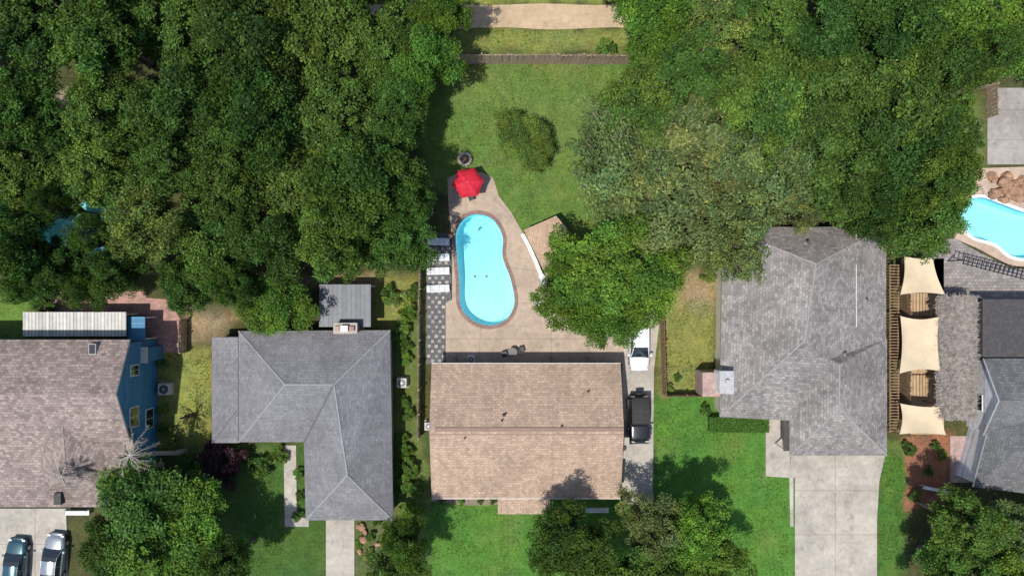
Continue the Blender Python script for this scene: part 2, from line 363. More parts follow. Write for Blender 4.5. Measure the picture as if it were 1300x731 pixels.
while yy<460:
    xmax=571 if yy<378 else 563
    xx=545+(4.4 if r%2 else 0)
    while xx<xmax:
        c=W(xx,yy); s=0.14*random.uniform(.8,1.05); m.box(c.x-s,c.x+s,c.y-s,c.y+s,0.0,0.06,CONCG if random.random()<.6 else CONC,Matrix.Translation((random.uniform(-.04,.04),random.uniform(-.04,.04),0))); xx+=8.8
    yy+=6.2; r+=1
m.build('stepping_stone_pavers')
slab('driveway',[(790,455),(797,400),(838,400),(830,470),(829,620),(830,640),(790,640)],0.05,CONC)
jointlines('j',[((790,500),(829,500)),((790,550),(829,550)),((790,600),(829,600))],0.05,JL).build('driveway_joint_lines')
slab('neighbour_driveway',[(1004,576),(1124,576),(1116,610),(1113,660),(1113,840),(1009,840),(1009,606),(1003,604)],0.055,CONC)
jointlines('j',[((1060,576),(1060,840)),((1008,622),(1114,622)),((1009,678),(1113,678)),((1009,735),(1113,735))],0.055,JL).build('neighbour_driveway_joints')
slab('front_walk',[(972,530),(1003,530),(1003,575),(1003.5,605),(1007,605),(1007,668),(1003,668),(1002,606),(972,604)],0.04,CONC)
slab('left_driveway',[(-60,645),(84,645),(86,700),(86,840),(-60,840)],0.05,CONC)
jointlines('j',[((-60,690),(86,690)),((45,645),(45,840))],0.05,JL).build('left_driveway_joints')
slab('carport_driveway',[(414,655),(450,655),(450,840),(414,840)],0.05,CONC)
slab('garden_path',[(360,565),(376,565),(377,655),(392,658),(392,668),(362,668)],0.04,CONC)
slab('brick_patio',[(186,378),(215,380),(231,408),(231,447),(184,447)],0.05,PAVEBR)
slab('neighbour_brick_patio',[(56,370),(186,370),(186,400),(56,400)],0.045,PAVEBR)
slab('wood_deck_strip',[(1144,328),(1198,328),(1198,551),(1144,551)],0.05,WOODT)
slab('stone_patio',[(1182,303),(1212,303),(1240,319),(1284,341),(1360,341),(1360,380),(1192,380),(1186,345)],0.05,M_brick('grey_flagstone',(0.27,0.24,0.225),(0.19,0.17,0.16),0.35,0.28,0.03))
slab('brick_walk',[(1206,553),(1243,553),(1238,612),(1206,612)],0.045,PINKBRICK)
slab('mulch_bed',spline([(548,632),(600,632),(632,634),(630,640),(595,641),(570,638),(550,636)],4),0.02,M_plain('bed_soil',(0.19,0.14,0.10)))
# ---------------------------------------------------------------- roofs & houses
def roofmesh(name,pts,faces,mat,parent,eave_loops,th=0.2,trim=TRIM):
    m=MB(); m.add(pts,faces,mat)
    for lp in eave_loops:
        n=len(lp); vs=[pts[i] for i in lp]+[Vector(pts[i])-Vector((0,0,th)) for i in lp]
        m.add(vs,[(i,(i+1)%n,n+(i+1)%n,n+i) for i in range(n)],trim)
        cz=vs[n:]
        m.add(cz,[tuple(range(n))],trim)
    o=m.build(name,parent)
    bm=bmesh.new(); bm.from_mesh(o.data)
    for f in bm.faces[:len(faces)]:
        f.normal_update()
        if f.normal.z<0: f.normal_flip()
    bm.to_mesh(o.data); bm.free(); 
    while o.data.uv_layers: o.data.uv_layers.remove(o.data.uv_layers[0])
    o.data.update(); setuv(o.data)
    return o
def ridgecaps(name,lines,mat,parent,w=0.14,lift=0.03):
    m=MB()
    for a,b in lines:
        m.tube([Vector(a)+Vector((0,0,lift-0.05)),Vector(b)+Vector((0,0,lift-0.05))],w*0.55,mat,6)
    m.build(name,parent)
def vents(parent,lst,mat=GMETAL):
    m=MB()
    for px,py,z,r,h in lst:
        c=W(px,py,z); m.cyl(c,r,z-0.3,z+h,mat,12); m.cyl(c,r*1.9,z-0.25,z+0.03,mat,12,r*1.2); m.cyl(c,r*1.3,z+h,z+h+0.05,DKFLAT,12)
    m.build('roof_vents',parent)
def window(m,cx,cy,z0,z1,w,axis,side):
    d=0.05*side
    if axis=='x':
        m.box(min(cx,cx+d),max(cx,cx+d),cy-w/2-0.08,cy+w/2+0.08,z0-0.08,z1+0.08,WHITE)
        a=cx+d; m.box(min(a,a+0.01*side),max(a,a+0.01*side),cy-w/2,cy-0.02,z0,z1,GLASS); m.box(min(a,a+0.01*side),max(a,a+0.01*side),cy+0.02,cy+w/2,z0,z1,GLASS)
    else:
        m.box(cx-w/2-0.08,cx+w/2+0.08,min(cy,cy+d),max(cy,cy+d),z0-0.08,z1+0.08,WHITE)
        a=cy+d; m.box(cx-w/2,cx-0.02,min(a,a+0.01*side),max(a,a+0.01*side),z0,z1,GLASS); m.box(cx+0.02,cx+w/2,min(a,a+0.01*side),max(a,a+0.01*side),z0,z1,GLASS)
def gable_x(parent,x0,x1,y0,y1,ze,zr,mat,wall,oh=0.35,trim=TRIM,name='roof',yr=None):
    yr=(y0+y1)/2 if yr is None else yr
    pts=[(x0,y0,ze),(x1,y0,ze),(x1,yr,zr),(x0,yr,zr),(x0,y1,ze),(x1,y1,ze)]
    m=MB(); m.add(pts,[(0,1,2,3),(3,2,5,4)],mat)
    low=[(p[0],p[1],p[2]-0.2) for p in pts]; m.add(pts+low,[(0,6,7,1),(4,5,11,10),(0,3,9,6),(3,4,10,9),(1,7,8,2),(2,8,11,5),(7,6,9,8),(8,9,10,11)],trim)
    m.build(name,parent)
    a,b,c,d=x0+oh,x1-oh,y0+oh,y1-oh; sl=(zr-ze)/(yr-y0); zw=ze-0.2+sl*oh; sl2=(zr-ze)/(y1-yr)
    w=MB(); w.add([(a,c,0),(b,c,0),(b,d,0),(a,d,0),(a,c,zw),(b,c,zw),(b,d,ze-0.2+sl2*oh),(a,d,ze-0.2+sl2*oh),(a,yr,zr-0.22),(b,yr,zr-0.22)],[(0,1,5,4),(1,2,6,9,5),(2,3,7,6),(3,0,4,8,7)],wall)
    w.build('walls',parent)
# centre house
E=empty('tan_roof_house')
a=W(548,462,2.9); b=W(788,632,2.9)
gable_x(E,a.x,b.x,b.y,a.y,2.9,4.7,TANROOF,TANWALL,yr=(a.y+b.y)/2+0.5)
yr=(a.y+b.y)/2+0.5
m=MB(); m.box(a.x+0.5,b.x-0.02,yr-0.15,yr+0.15,4.62,4.75,M_plain('ridge_vent',(0.24,0.15,0.115))); m.box(a.x+0.01,b.x-0.02,yr-0.52,yr-0.42,4.45,4.6,M_plain('ridge_flashing',(0.30,0.19,0.15))); m.build('ridge_vent',E)
vents(E,[(640,527,4.6,0.08,0.15),(637,534,4.65,0.05,0.12),(713,541,4.65,0.08,0.15),(590,556,4.6,0.05,0.15),(747,497,3.9,0.05,0.15)],DKFLAT)
m=MB(); m.tube([(a.x,a.y+0.06,2.82),(b.x,a.y+0.06,2.82)],0.05,TRIM,8); m.tube([(a.x,b.y-0.06,2.82),(b.x,b.y-0.06,2.82)],0.05,TRIM,8); m.build('gutters',E)
pa=W(632,628,2.75); pb=W(698,652,2.45)
m=MB(); m.add([(pa.x,pb.y,2.5),(pb.x,pb.y,2.5),(pb.x,pa.y,2.78),(pa.x,pa.y,2.78),(pa.x,pb.y,2.35),(pb.x,pb.y,2.35),(pb.x,pa.y,2.6),(pa.x,pa.y,2.6)],[(0,1,2,3),(4,7,6,5),(0,4,5,1),(1,5,6,2),(3,7,4,0)],TANROOF)
for x in (pa.x+0.15,pb.x-0.15): m.box(x-0.07,x+0.07,pb.y+0.1,pb.y+0.24,0,2.38,WHITE)
m.build('porch',E)
m=MB(); m.box(W(699,0,0).x,W(770,0,0).x,-18.9,-17.9,-0.05,0.12,CONC); m.build('porch_step',E)
m=MB(); 
for px in (590,640,700,745): window(m,W(px,0,1.5).x,a.y-0.35,0.9,2.1,1.4,'y',1); window(m,W(px,0,1.5).x,b.y+0.35,0.9,2.1,1.4,'y',-1)
m.box(W(665,0).x-0.5,W(665,0).x+0.5,b.y+0.3,b.y+0.36,0,2.1,M_plain('front_door',(0.2,0.06,0.04))); m.build('windows',E)
c=W(792,568,3.2); m=MB(); m.box(c.x-0.42,c.x+0.4,c.y-0.85,c.y+0.85,0,3.2,PINKBRICK); m.box(c.x-0.47,c.x+0.45,c.y-0.9,c.y+0.9,3.2,3.3,CONC); m.cyl(c,0.18,3.3,3.55,DKFLAT,12); m.build('chimney',E)
# grey house
E=empty('grey_roof_house')
ze,zr=2.9,5.3
pts=[W(303,420,ze),W(495,419,ze),W(362,488,zr),W(424,488,zr),W(303,561,ze),W(386,561,ze),W(388,660,ze),W(499,660,ze),W(441,603,zr-0.1)]
roofmesh('roof',pts,[(0,1,3,2),(0,2,4),(4,2,3,5),(5,3,8,6),(6,8,7),(1,7,8,3)],GREYROOF,E,[(0,1,7,6,5,4)])
ridgecaps('ridge_caps',[(pts[0],pts[2]),(pts[1],pts[3]),(pts[2],pts[3]),(pts[4],pts[2]),(pts[3],pts[8]),(pts[8],pts[6]),(pts[8],pts[7])],M_plain('cap_shingles',(0.28,0.275,0.29)),E)
m=MB(); m.tube([pts[5]+Vector((0,0,0.03)),pts[3]+Vector((0,0,0.03))],0.07,M_plain('valley_flashing',(0.12,0.12,0.13)),6); m.build('valley',E)
q=[W(269,428,2.4),W(302,428,2.85),W(302,562,2.85),W(269,562,2.4)]
roofmesh('side_roof',q,[(0,1,2,3)],GREYROOF,E,[(0,1,2,3)])
ridgecaps('side_caps',[(W(270,562,2.42),W(301,520,2.84))],M_plain('cap2',(0.12,0.12,0.125)),E,0.1)
wall=MB(); o=offset([Vector((pts[i].x,pts[i].y,0)) for i in (0,1,7,6,5,4)],-0.4); wall.prism(o,0,2.72,TANWALL)
q2=offset([Vector((p.x,p.y,0)) for p in q],-0.3); wall.prism(q2,0,2.2,TANWALL); wall.build('walls',E)
m=MB(); wx=pts[1].x-0.4
for y in (-5,-9,-14,-18): window(m,wx,y,0.9,2.1,1.3,'x',1)
m.build('windows',E)
vents(E,[(373,463,3.9,0.17,0.3),(410,463,3.9,0.15,0.3),(456,560,3.9,0.06,0.3),(352,452,3.6,0.05,0.3),(468,561,3.6,0.1,0.1)],M_plain('vent_paint',(0.5,0.42,0.4)))
m=MB(); c=W(438,416,3.9); m.box(c.x-0.95,c.x+0.95,c.y-0.45,c.y+0.35,0,3.7,BRICK); m.box(c.x-1.02,c.x+1.02,c.y-0.52,c.y+0.42,3.7,3.82,CONC); m.box(c.x-0.3,c.x+0.3,c.y-0.3,c.y+0.2,3.82,4.3,WHITE); m.box(c.x-0.8,c.x-0.4,c.y-0.25,c.y+0.15,3.82,4.1,PINKBRICK);m.box(c.x+0.4,c.x+0.8,c.y-0.25,c.y+0.15,3.82,4.1,BRICK); m.build('chimney',E)
m=MB(); A=W(405,361,2.7);B=W(470,415,2.9); m.box(A.x,B.x,B.y,A.y,2.55,2.68,DKCORR)
for x in (A.x+0.1,B.x-0.1): m.box(x-0.05,x+0.05,A.y-0.2,A.y-0.1,0,2.55,WHITE)
m.build('patio_cover',E)
# blue house
E=empty('blue_two_storey_house')
XE=W(200,0).x
gable_x(E,-56,XE+0.35,W(0,560,5.4).y,W(0,431,5.4).y,5.4,7.5,BRNROOF,BLUESID,name='roof')
A=W(170,562,5.0); 
q=[(-56,A.y+1.3,5.2),(XE+0.3,A.y+1.3,5.2),(XE+0.3,W(0,643,3.0).y,3.1),(-56,W(0,643,3.0).y,3.1)]
roofmesh('lower_roof',[Vector(p) for p in q],[(0,1,2,3)],BRNROOF,E,[(0,1,2,3)])
w=MB(); w.box(-55.6,XE-0.05,W(0,643,3.0).y+0.4,A.y+1.25,0,2.95,BLUESID); 
yb=W(0,643,3.0).y+0.4; w.add([(XE-0.04,yb,2.9),(XE-0.04,A.y+1.3,2.9),(XE-0.04,A.y+1.3,4.95)],[(0,1,2)],BLUESID)
w.build('front_wing_walls',E)
rx=W(84,0,5.6).x
pts=[Vector(p) for p in ((rx,-10.6,6.2),(rx,-15.2,5.6),(rx-3.0,-17.4,3.6),(rx+3.0,-17.4,3.6),(rx+3.0,-11.6,4.9),(rx-3.0,-11.6,4.9))]
m=MB(); m.add(pts,[(0,1,3,4),(1,0,5,2),(2,3,1)],BRNROOF); m.build('cross_gable_roof',E)
ridgecaps('ridge_caps',[(pts[0],pts[1]),(pts[1],pts[2]),(pts[1],pts[3])],M_plain('cap3',(0.27,0.21,0.19)),E,0.1)
m=MB(); c=W(118,443,5.9); m.box(c.x-0.3,c.x+0.3,c.y-0.45,c.y+0.45,5.5,6.02,M_plain('skylight_frame',(0.35,0.33,0.3))); m.box(c.x-0.24,c.x+0.24,c.y-0.38,c.y+0.38,6.02,6.04,GLASS); c=W(75,632,3.5); m.box(c.x-0.3,c.x+0.3,c.y-0.5,c.y+0.5,3.0,3.75,DKFLAT); m.build('skylight',E)
m=MB()
for (py,z0,z1,w_) in ((529,3.4,4.7,1.6),(531,0.9,2.1,1.6),(470,3.4,4.6,0.8)): window(m,XE,W(0,py,(z0+z1)/2).y,z0,z1,w_,'x',1)
m.build('windows',E)
m=MB(); m.box(XE+0.01,XE+0.5,-6.4,-5.2,0,2.9,BLUESID); m.box(XE+0.005,XE+0.6,-6.5,-5.1,2.9,3.0,TRIM); m.build('bump_out',E)
m=MB(); A=W(-60,396,2.8);B=W(140,427,3.0); m.box(W(29,0,2.8).x,W(160,0,2.8).x,B.y,A.y,2.7,2.8,CORR)
for px in (35,95,155): x=W(px,0,2.7).x; m.box(x-0.06,x+0.06,A.y-0.3,A.y-0.18,0,2.7,WHITE)
m.build('patio_cover',E)
m=MB(); A=W(162,402,2.2);B=W(184,432,2.2); m.box(A.x,B.x,B.y,A.y,2.1,2.2,BLUESID); 
for x in (A.x+0.1,B.x-0.1):
    for y in (A.y-0.1,B.y+0.1): m.box(x-0.05,x+0.05,y-0.05,y+0.05,0,2.1,WHITE)
m.build('side_canopy',E)
# right house
E=empty('hip_roof_house')
ze,zr=2.8,5.3
r1=[W(918,288,ze),W(1125,288,ze),W(1125,540,ze),W(914,529,ze),W(1036,335,zr),W(1022,432,zr)]
roofmesh('roof',r1,[(0,1,4),(1,2,5,4),(2,3,5),(3,0,4,5)],WGREYROOF,E,[(0,1,2,3)])
zg=5.0
r2=[W(1003,430,ze-0.03),W(1126,430,ze-0.03),W(1126,578,ze-0.03),W(1003,578,ze-0.03),W(1066,462,zg),W(1066,518,zg)]
roofmesh('garage_roof',r2,[(0,1,4),(1,2,5,4),(2,3,5),(3,0,4,5)],WGREYROOF,E,[(0,1,2,3)],0.18)
cap=M_plain('cap4',(0.31,0.285,0.27))
ridgecaps('ridge_caps',[(r1[0],r1[4]),(r1[1],r1[4]),(r1[4],r1[5]),(r1[3],r1[5]),(r2[4],r2[5]),(r2[5],r2[2]),(r2[5],r2[3])],cap,E,0.12)
w=MB(); w.prism(offset([Vector((p.x,p.y,0)) for p in r1[:4]],-0.4),0,2.62,TRIM); w.prism(offset([Vector((p.x,p.y,0)) for p in r2[:4]],-0.42),0,2.58,TANWALL); w.build('walls',E)
m=MB(); xw=r1[0].x+0.385
for py in (383,441): window(m,xw,W(0,py,1.5).y,0.9,2.2,1.9,'x',-1)
gx0,gx1=W(1020,0).x,W(1108,0).x; gy=r2[2].y+0.42; m.box(gx0,gx1,gy-0.04,gy,0,2.2,WHITE)
m.build('windows',E)
vents(E,[(1024,308,4.0,0.12,0.4),(1087,294,3.0,0.05,0.7),(1075,450,4.7,0.09,0.12),(1100,380,3.6,0.07,0.2)])
m=MB(); A=W(1087,293,3.6);B=W(1087,415,4.0); m.tube([A,B],0.03,WHITE,6); m.build('conduit',E)
m=MB(); c=W(903,488,2.6); m.box(c.x-0.75,c.x+1.1,c.y-1.05,c.y+1.05,0,2.55,PINKBRICK); c=W(923,484,4.3); m.box(c.x-0.55,c.x+0.55,c.y-1.0,c.y+0.8,2.4,4.1,WHITE); m.box(c.x-0.62,c.x+0.62,c.y-1.07,c.y+0.87,4.1,4.2,GMETAL); m.cyl(c,0.18,4.2,4.5,GMETAL,12); m.build('chimney',E)
c=W(998,540,2.3); m=MB(); m.box(c.x-0.25,c.x+0.35,c.y-2.2,c.y+1.6,2.3,2.4,DKFLAT); m.box(c.x-0.2,c.x-0.1,c.y-2.1,c.y-2.0,0,2.3,WHITE); m.build('entry_canopy',E)
# far right white-gable house
E=empty('white_gable_house')
XW=W(1226,0).x
gable_x(E,XW-0.25,60,W(0,553,2.9).y,W(0,455,2.9).y,2.9,4.9,DKROOF,WHSID,oh=0.3,trim=WHITE)
za=3.0; r3=[W(1236,618,za),W(1420,640,za),W(1420,520,za),W(1262,520,za),W(1290,572,4.8),W(1390,578,4.8)]
roofmesh('wing_roof',r3,[(0,1,5,4),(1,2,5),(2,3,4,5),(3,0,4)],DKROOF,E,[(0,1,2,3)],0.2,WHITE)
w=MB(); w.prism(offset([Vector((p.x,p.y,0)) for p in r3[:4]],-0.4),0,2.8,WHSID); w.build('wing_walls',E)
m=MB(); A=W(1247,380,2.9);B=W(1300,453,2.9); m.box(A.x,60,B.y,A.y,2.8,2.95,DKFLAT); m.box(A.x+0.3,60,B.y,A.y-0.3,0,2.8,WHSID); m.build('flat_roof_annex',E)
m=MB(); window(m,XW+0.05,W(0,510,1.5).y,0.9,2.2,1.3,'x',-1); m.build('windows',E)
# thatch canopy
E=empty('thatched_palapa'); m=MB()
A=W(1190,376,2.7);B=W(1241,531,2.7); nx,ny=14,44
vs=[];
for j in range(ny+1):
    for i in range(nx+1):
        u=i/nx; v=j/ny; x=A.x+(B.x-A.x)*u; y=A.y+(B.y-A.y)*v; z=2.5+0.5*(1-abs(2*u-1)**2)+random.uniform(-0.09,0.09)
        if i in(0,nx): x+=random.uniform(-0.2,0.2)
        if j in(0,ny): y+=random.uniform(-0.2,0.2)
        vs.append((x,y,z))
m.add(vs,[(j*(nx+1)+i,(j+1)*(nx+1)+i,(j+1)*(nx+1)+i+1,j*(nx+1)+i+1) for j in range(ny) for i in range(nx)],THATCH)
for k in range(6500):
    u=random.random(); v=random.random(); x=A.x+(B.x-A.x)*u; y=A.y+(B.y-A.y)*v; z=2.55+0.5*(1-abs(2*u-1)**2); th=random.uniform(0,6.28)
    l=random.uniform(0.25,0.55); w_=0.04
    m.add([(x-w_*math.sin(th),y+w_*math.cos(th),z+0.06),(x+w_*math.sin(th),y-w_*math.cos(th),z+0.06),(x+l*math.cos(th),y+l*math.sin(th),z-0.02+random.uniform(0,0.18))],[(0,1,2)],THATCH)
m.build('thatch',E)
m=MB()
for x in (A.x+0.3,B.x-0.3):
    for k in range(5): y=A.y+(B.y-A.y)*(k+0.3)/4.8; m.tube([(x,y,0),(x,y,2.5)],0.08,BRNWOOD,8)
m.build('posts',E)
m=MB(); A=W(1224,330,2.4); B=W(1330,357,2.4); d=(B-A); n=Vector((-d.y,d.x,0)).normalized()
for s in (-0.3,0.3): m.tube([A+n*s,B+n*s],0.05,BLACK,6)
for k in range(20): q=A+d*(k/19); m.tube([q-n*0.4,q+n*0.4],0.05,BLACK,6)
for k in (0,19): 
    q=A+d*(k/19); m.tube([q,(q.x,q.y,0)],0.06,BLACK,6)
m.build('slatted_pergola')
def sail(cs,sag=0.25):
    m=MB(); n=12; vs=[]
    C=[Vector(c) for c in cs]; ctr=sum(C,Vector())/4
    for j in range(n+1):
        for i in range(n+1):
            u=i/n;v=j/n; p=(C[0]*(1-u)+C[1]*u)*(1-v)+(C[3]*(1-u)+C[2]*u)*v
            k=4*u*(1-u)*abs(2*v-1)**3+4*v*(1-v)*abs(2*u-1)**3
            p=p.lerp(ctr,0.11*k); p.z-=sag*(1-(2*u-1)**2)*(1-(2*v-1)**2); vs.append(p)
    m.add(vs,[(j*(n+1)+i,j*(n+1)+i+1,(j+1)*(n+1)+i+1,(j+1)*(n+1)+i) for j in range(n) for i in range(n)],SAIL)
    o=m.build('shade_sail',smooth=True)
    m=MB()
    for c in C: m.tube([(c.x,c.y,0),c],0.05,BRNWOOD,8)
    m.build('poles',o)
sail([W(1148,325,2.9),W(1184,326,2.7),W(1200,374,2.8),W(1143,374,2.9)])
sail([W(1143,401,2.9),W(1192,402,2.7),W(1194,471,2.8),W(1142,474,2.9)],0.4)
sail([W(1143,512,2.9),W(1198,516,2.7),W(1201,552,2.8),W(1142,551,2.9)])
for py in (387,491):
    m=MB(); 
    for k in range(9):
        A=W(1151+k*4.1,py-15,0.4); m.box(A.x,A.x+0.24,A.y-2.0,A.y,0.36,0.42,WOODT)
    for yy_ in (py-10,py+8): A=W(1150,yy_,0.4);B=W(1188,yy_,0.4); m.box(A.x,B.x,A.y-0.1,A.y,0.06,0.35,BRNWOOD)
    m.build('wooden_daybed')
# ---------------------------------------------------------------- fences
def fence(name,path,h=1.8,mat=PICKET,w=0.14,px=True):
    m=MB(); P_=[W(*p) if px else Vector(p) for p in path]
    for a,b in zip(P_[:-1],P_[1:]):
        d=b-a; l=d.length; d.normalize(); n=int(l/(w+0.012)); ang=math.atan2(d.y,d.x)
        for i in range(n):
            p=a+d*(i+0.5)*l/n; M=Matrix.Translation(p)@Matrix.Rotation(ang+random.uniform(-.03,.03),4,'Z')@Matrix.Rotation(random.uniform(-.03,.03),4,'X')
            m.box(-w/2,w/2,-0.012,0.012,0,h+random.uniform(-.06,.06),mat,M)
        M=Matrix.Translation(a)@Matrix.Rotation(ang,4,'Z')
        for z in (0.4,h-0.3): m.box(0,l,0.015,0.06,z,z+0.09,mat,M)
        k=int(l/2.4)+1
        for i in range(k+1): m.box(i*l/k-0.05,i*l/k+0.05,0.06,0.16,0,h+0.02,mat,M)
    return m.build(name)
fence('wooden_fence',[(520,81),(800,82)],2.6)
fence('wooden_fence',[(536,300),(534,400),(533,552)],1.7)
fence('wooden_fence',[(838,404),(841,500)],1.8,BRNWOOD); fence('wooden_fence',[(841,500),(894,500)],1.5,BRNWOOD)
fence('wooden_fence',[(1212,120),(1252,112),(1252,150)],1.6)
fence('wooden_fence',[(237,405),(237,446)],1.6)
m=MB(); A=W(1129,336,1.9);B=W(1142,548,1.9)
y=A.y
while y>B.y: m.box(A.x,B.x,y-0.09,y,1.85,1.93,BRNWOOD); y-=0.26
for x in (A.x+0.05,B.x-0.12): m.box(x,x+0.07,B.y,A.y,1.75,1.85,BRNWOOD)
y=A.y
while y>B.y: 
    for x in (A.x+0.05,B.x-0.12): m.box(x,x+0.09,y-0.09,y,0,1.75,BRNWOOD)
    y-=2.1
m.build('slatted_arbor')
fence('wooden_fence',[(1143,336),(1143,550)],1.7,BRNWOOD)
# ---------------------------------------------------------------- trees
def leafarrays(cents,norms,size,col,jt=0.5):
    n=len(cents); jit=RNG.normal(size=(n,3))*jt; nn=norms+jit; nn/=np.linalg.norm(nn,axis=1,keepdims=True)
    r=RNG.normal(size=(n,3)); t=np.cross(nn,r); t/=np.linalg.norm(t,axis=1,keepdims=True); b=np.cross(nn,t)
    s=size[:,None]; v=np.stack([cents-t*s,cents-b*s*0.55,cents+t*s,cents+b*s*0.55],1).reshape(-1,3)
    return v,np.repeat(col,4,axis=0)
def leafmesh(name,v,col,mb=None):
    nq=len(v)//4
    V=v; F=np.arange(nq*4).reshape(-1,4)
    me=bpy.data.meshes.new(name)
    loops=F.ravel().tolist(); starts=list(range(0,nq*4,4)); mats=[0]*nq; C=col
    if mb is not None:
        V=np.concatenate([v,np.array([tuple(p) for p in mb.v])]); C=np.concatenate([col,np.tile([0.5,0.5,0.5],(len(mb.v),1))])
        for f in mb.f: starts.append(len(loops)); loops+= [i+nq*4 for i in f]; mats.append(1)
    me.vertices.add(len(V)); me.vertices.foreach_set('co',V.ravel().astype(np.float32))
    me.loops.add(len(loops)); me.loops.foreach_set('vertex_index',np.array(loops,dtype=np.int32)); me.polygons.add(len(starts)); me.polygons.foreach_set('loop_start',np.array(starts,dtype=np.int32))
    me.materials.append(LEAF); me.materials.append(BARK); me.polygons.foreach_set('material_index',np.array(mats,dtype=np.int32)); me.update(calc_edges=True)
    ca=me.color_attributes.new('Col','FLOAT_COLOR','POINT'); ca.data.foreach_set('color',np.concatenate([C,np.ones((len(V),1))],1).ravel().astype(np.float32))
    return me
def treemesh(name,seed,nb=22,sub=9,per=118,R=5.0,zc=6.0,vs=0.62,br_=(1.1,1.9),lr=(0.34,0.74),ls=(0.08,0.19),trunk=True,fill=2000,rough=0.12):
    """crown = boughs (big lumps) carrying leaf clusters (small lumps)"""
    rg=np.random.default_rng(seed); ph=rg.random(6)*6.28; f=R/5.0
    i=np.arange(nb)+0.5; zz=1-i/nb*1.25; az=i*2.39996+rg.normal(size=nb)*0.35; rr=np.sqrt(np.clip(1-zz**2,0,1))
    om=1+rough*np.sin(2*az+ph[0])+rough*0.8*np.sin(3*az+ph[1])+rough*0.6*np.sin(5*az+ph[2])
    rad=rg.uniform(0.6,0.86,nb); br=rg.uniform(br_[0],br_[1],nb)
    B=np.stack([R*rr*np.cos(az)*om*rad,R*rr*np.sin(az)*om*rad,zc+R*vs*zz*rad+rg.normal(size=nb)*0.4*f],1)
    cs=[];ns=[];sz=[];cl=[];LC=[]
    for k in range(nb):
        hb=rg.uniform(0.75,1.28); hh=rg.uniform(-0.10,0.10)
        for j in range(sub):
            d=rg.normal(size=3); d/=np.linalg.norm(d); d[2]=abs(d[2])*0.9-0.15; c0=B[k]+d*br[k]*np.array([0.9,0.9,0.75])*rg.uniform(0.6,1.05)
            lrad=rg.uniform(*lr); LC.append(c0); n=int(per*(lrad/lr[1])**2*1.3)+4
            d=rg.normal(size=(n,3)); d/=np.linalg.norm(d,axis=1,keepdims=True); d[:,2]=np.where(d[:,2]<-0.3,-d[:,2],d[:,2])
            rj=rg.uniform(0.5,1.25,n)[:,None]; c=c0+d*lrad*rj*np.array([1.15,1.15,0.7])
            cs.append(c); nn=d*0.7+np.array([0,0,0.65]); nn/=np.linalg.norm(nn,axis=1,keepdims=True); ns.append(nn); sz.append(rg.uniform(ls[0],ls[1],n))
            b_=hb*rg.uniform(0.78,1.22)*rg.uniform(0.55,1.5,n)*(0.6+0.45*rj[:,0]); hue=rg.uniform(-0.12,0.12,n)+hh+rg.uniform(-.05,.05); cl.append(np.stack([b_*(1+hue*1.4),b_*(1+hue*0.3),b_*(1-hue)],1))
    if fill:
        d=rg.normal(size=(fill,3)); d/=np.linalg.norm(d,axis=1,keepdims=True); r_=rg.random(fill)**0.45*0.66; a=np.arctan2(d[:,1],d[:,0]); o2=1+rough*np.sin(2*a+ph[0])+rough*0.8*np.sin(3*a+ph[1])
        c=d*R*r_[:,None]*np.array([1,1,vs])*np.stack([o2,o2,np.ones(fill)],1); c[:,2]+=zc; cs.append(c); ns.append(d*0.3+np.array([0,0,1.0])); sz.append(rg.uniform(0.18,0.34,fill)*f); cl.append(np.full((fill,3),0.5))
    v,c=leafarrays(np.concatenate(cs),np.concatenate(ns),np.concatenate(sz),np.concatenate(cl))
    mb=MB()
    if trunk:
        mb.tube([(0,0,-0.1),(0.05,0.02,1.5),(0.1,-0.08,zc*0.55),(0.0,0,zc)],[0.38,0.28,0.22,0.1],BARK,10)
        for k in range(nb):
            e=Vector(B[k])+Vector((0,0,0.3)); s0=Vector((0.05,0,zc*rg.uniform(0.3,0.7))); md=s0.lerp(e,0.5)+Vector((0,0,-0.2)); mb.tube([s0,md,e],[0.13,0.09,0.045],BARK,6)
            for q in range(3):
                e2=Vector(LC[k*sub+q]); mb.tube([md.lerp(e,0.7),e.lerp(e2,0.6),e2+Vector((0,0,lr[0]*.6))],[0.05,0.035,0.015],BARK,5)
    else: mb.tube([(0,0,-0.05),(0,0,zc)],[0.08*f,0.04*f],BARK,6)
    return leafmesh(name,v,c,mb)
DENSE=[treemesh('crown_dense_%d'%i,100+i) for i in range(4)]
LUMPY=[treemesh('crown_lumpy_%d'%i,200+i,nb=15,sub=11,per=145,br_=(1.5,2.2),lr=(0.45,0.88),rough=0.16) for i in range(3)]
SPARSE=[treemesh('crown_open_%d'%i,300+i,nb=30,sub=10,per=56,br_=(0.9,1.5),lr=(0.28,0.6),ls=(0.08,0.17),fill=700,rough=0.14) for i in range(3)]
SHRUB=[treemesh('shrub_%d'%i,400+i,nb=9,sub=5,per=60,R=1.0,zc=0.55,vs=0.7,br_=(0.2,0.4),lr=(0.13,0.24),ls=(0.05,0.11),trunk=False,fill=250) for i in range(3)]
DK=(0.060,0.118,0.021); MD=(0.086,0.155,0.027); OL=(0.128,0.168,0.052); BR=(0.110,0.200,0.028); YG=(0.15,0.19,0.040)
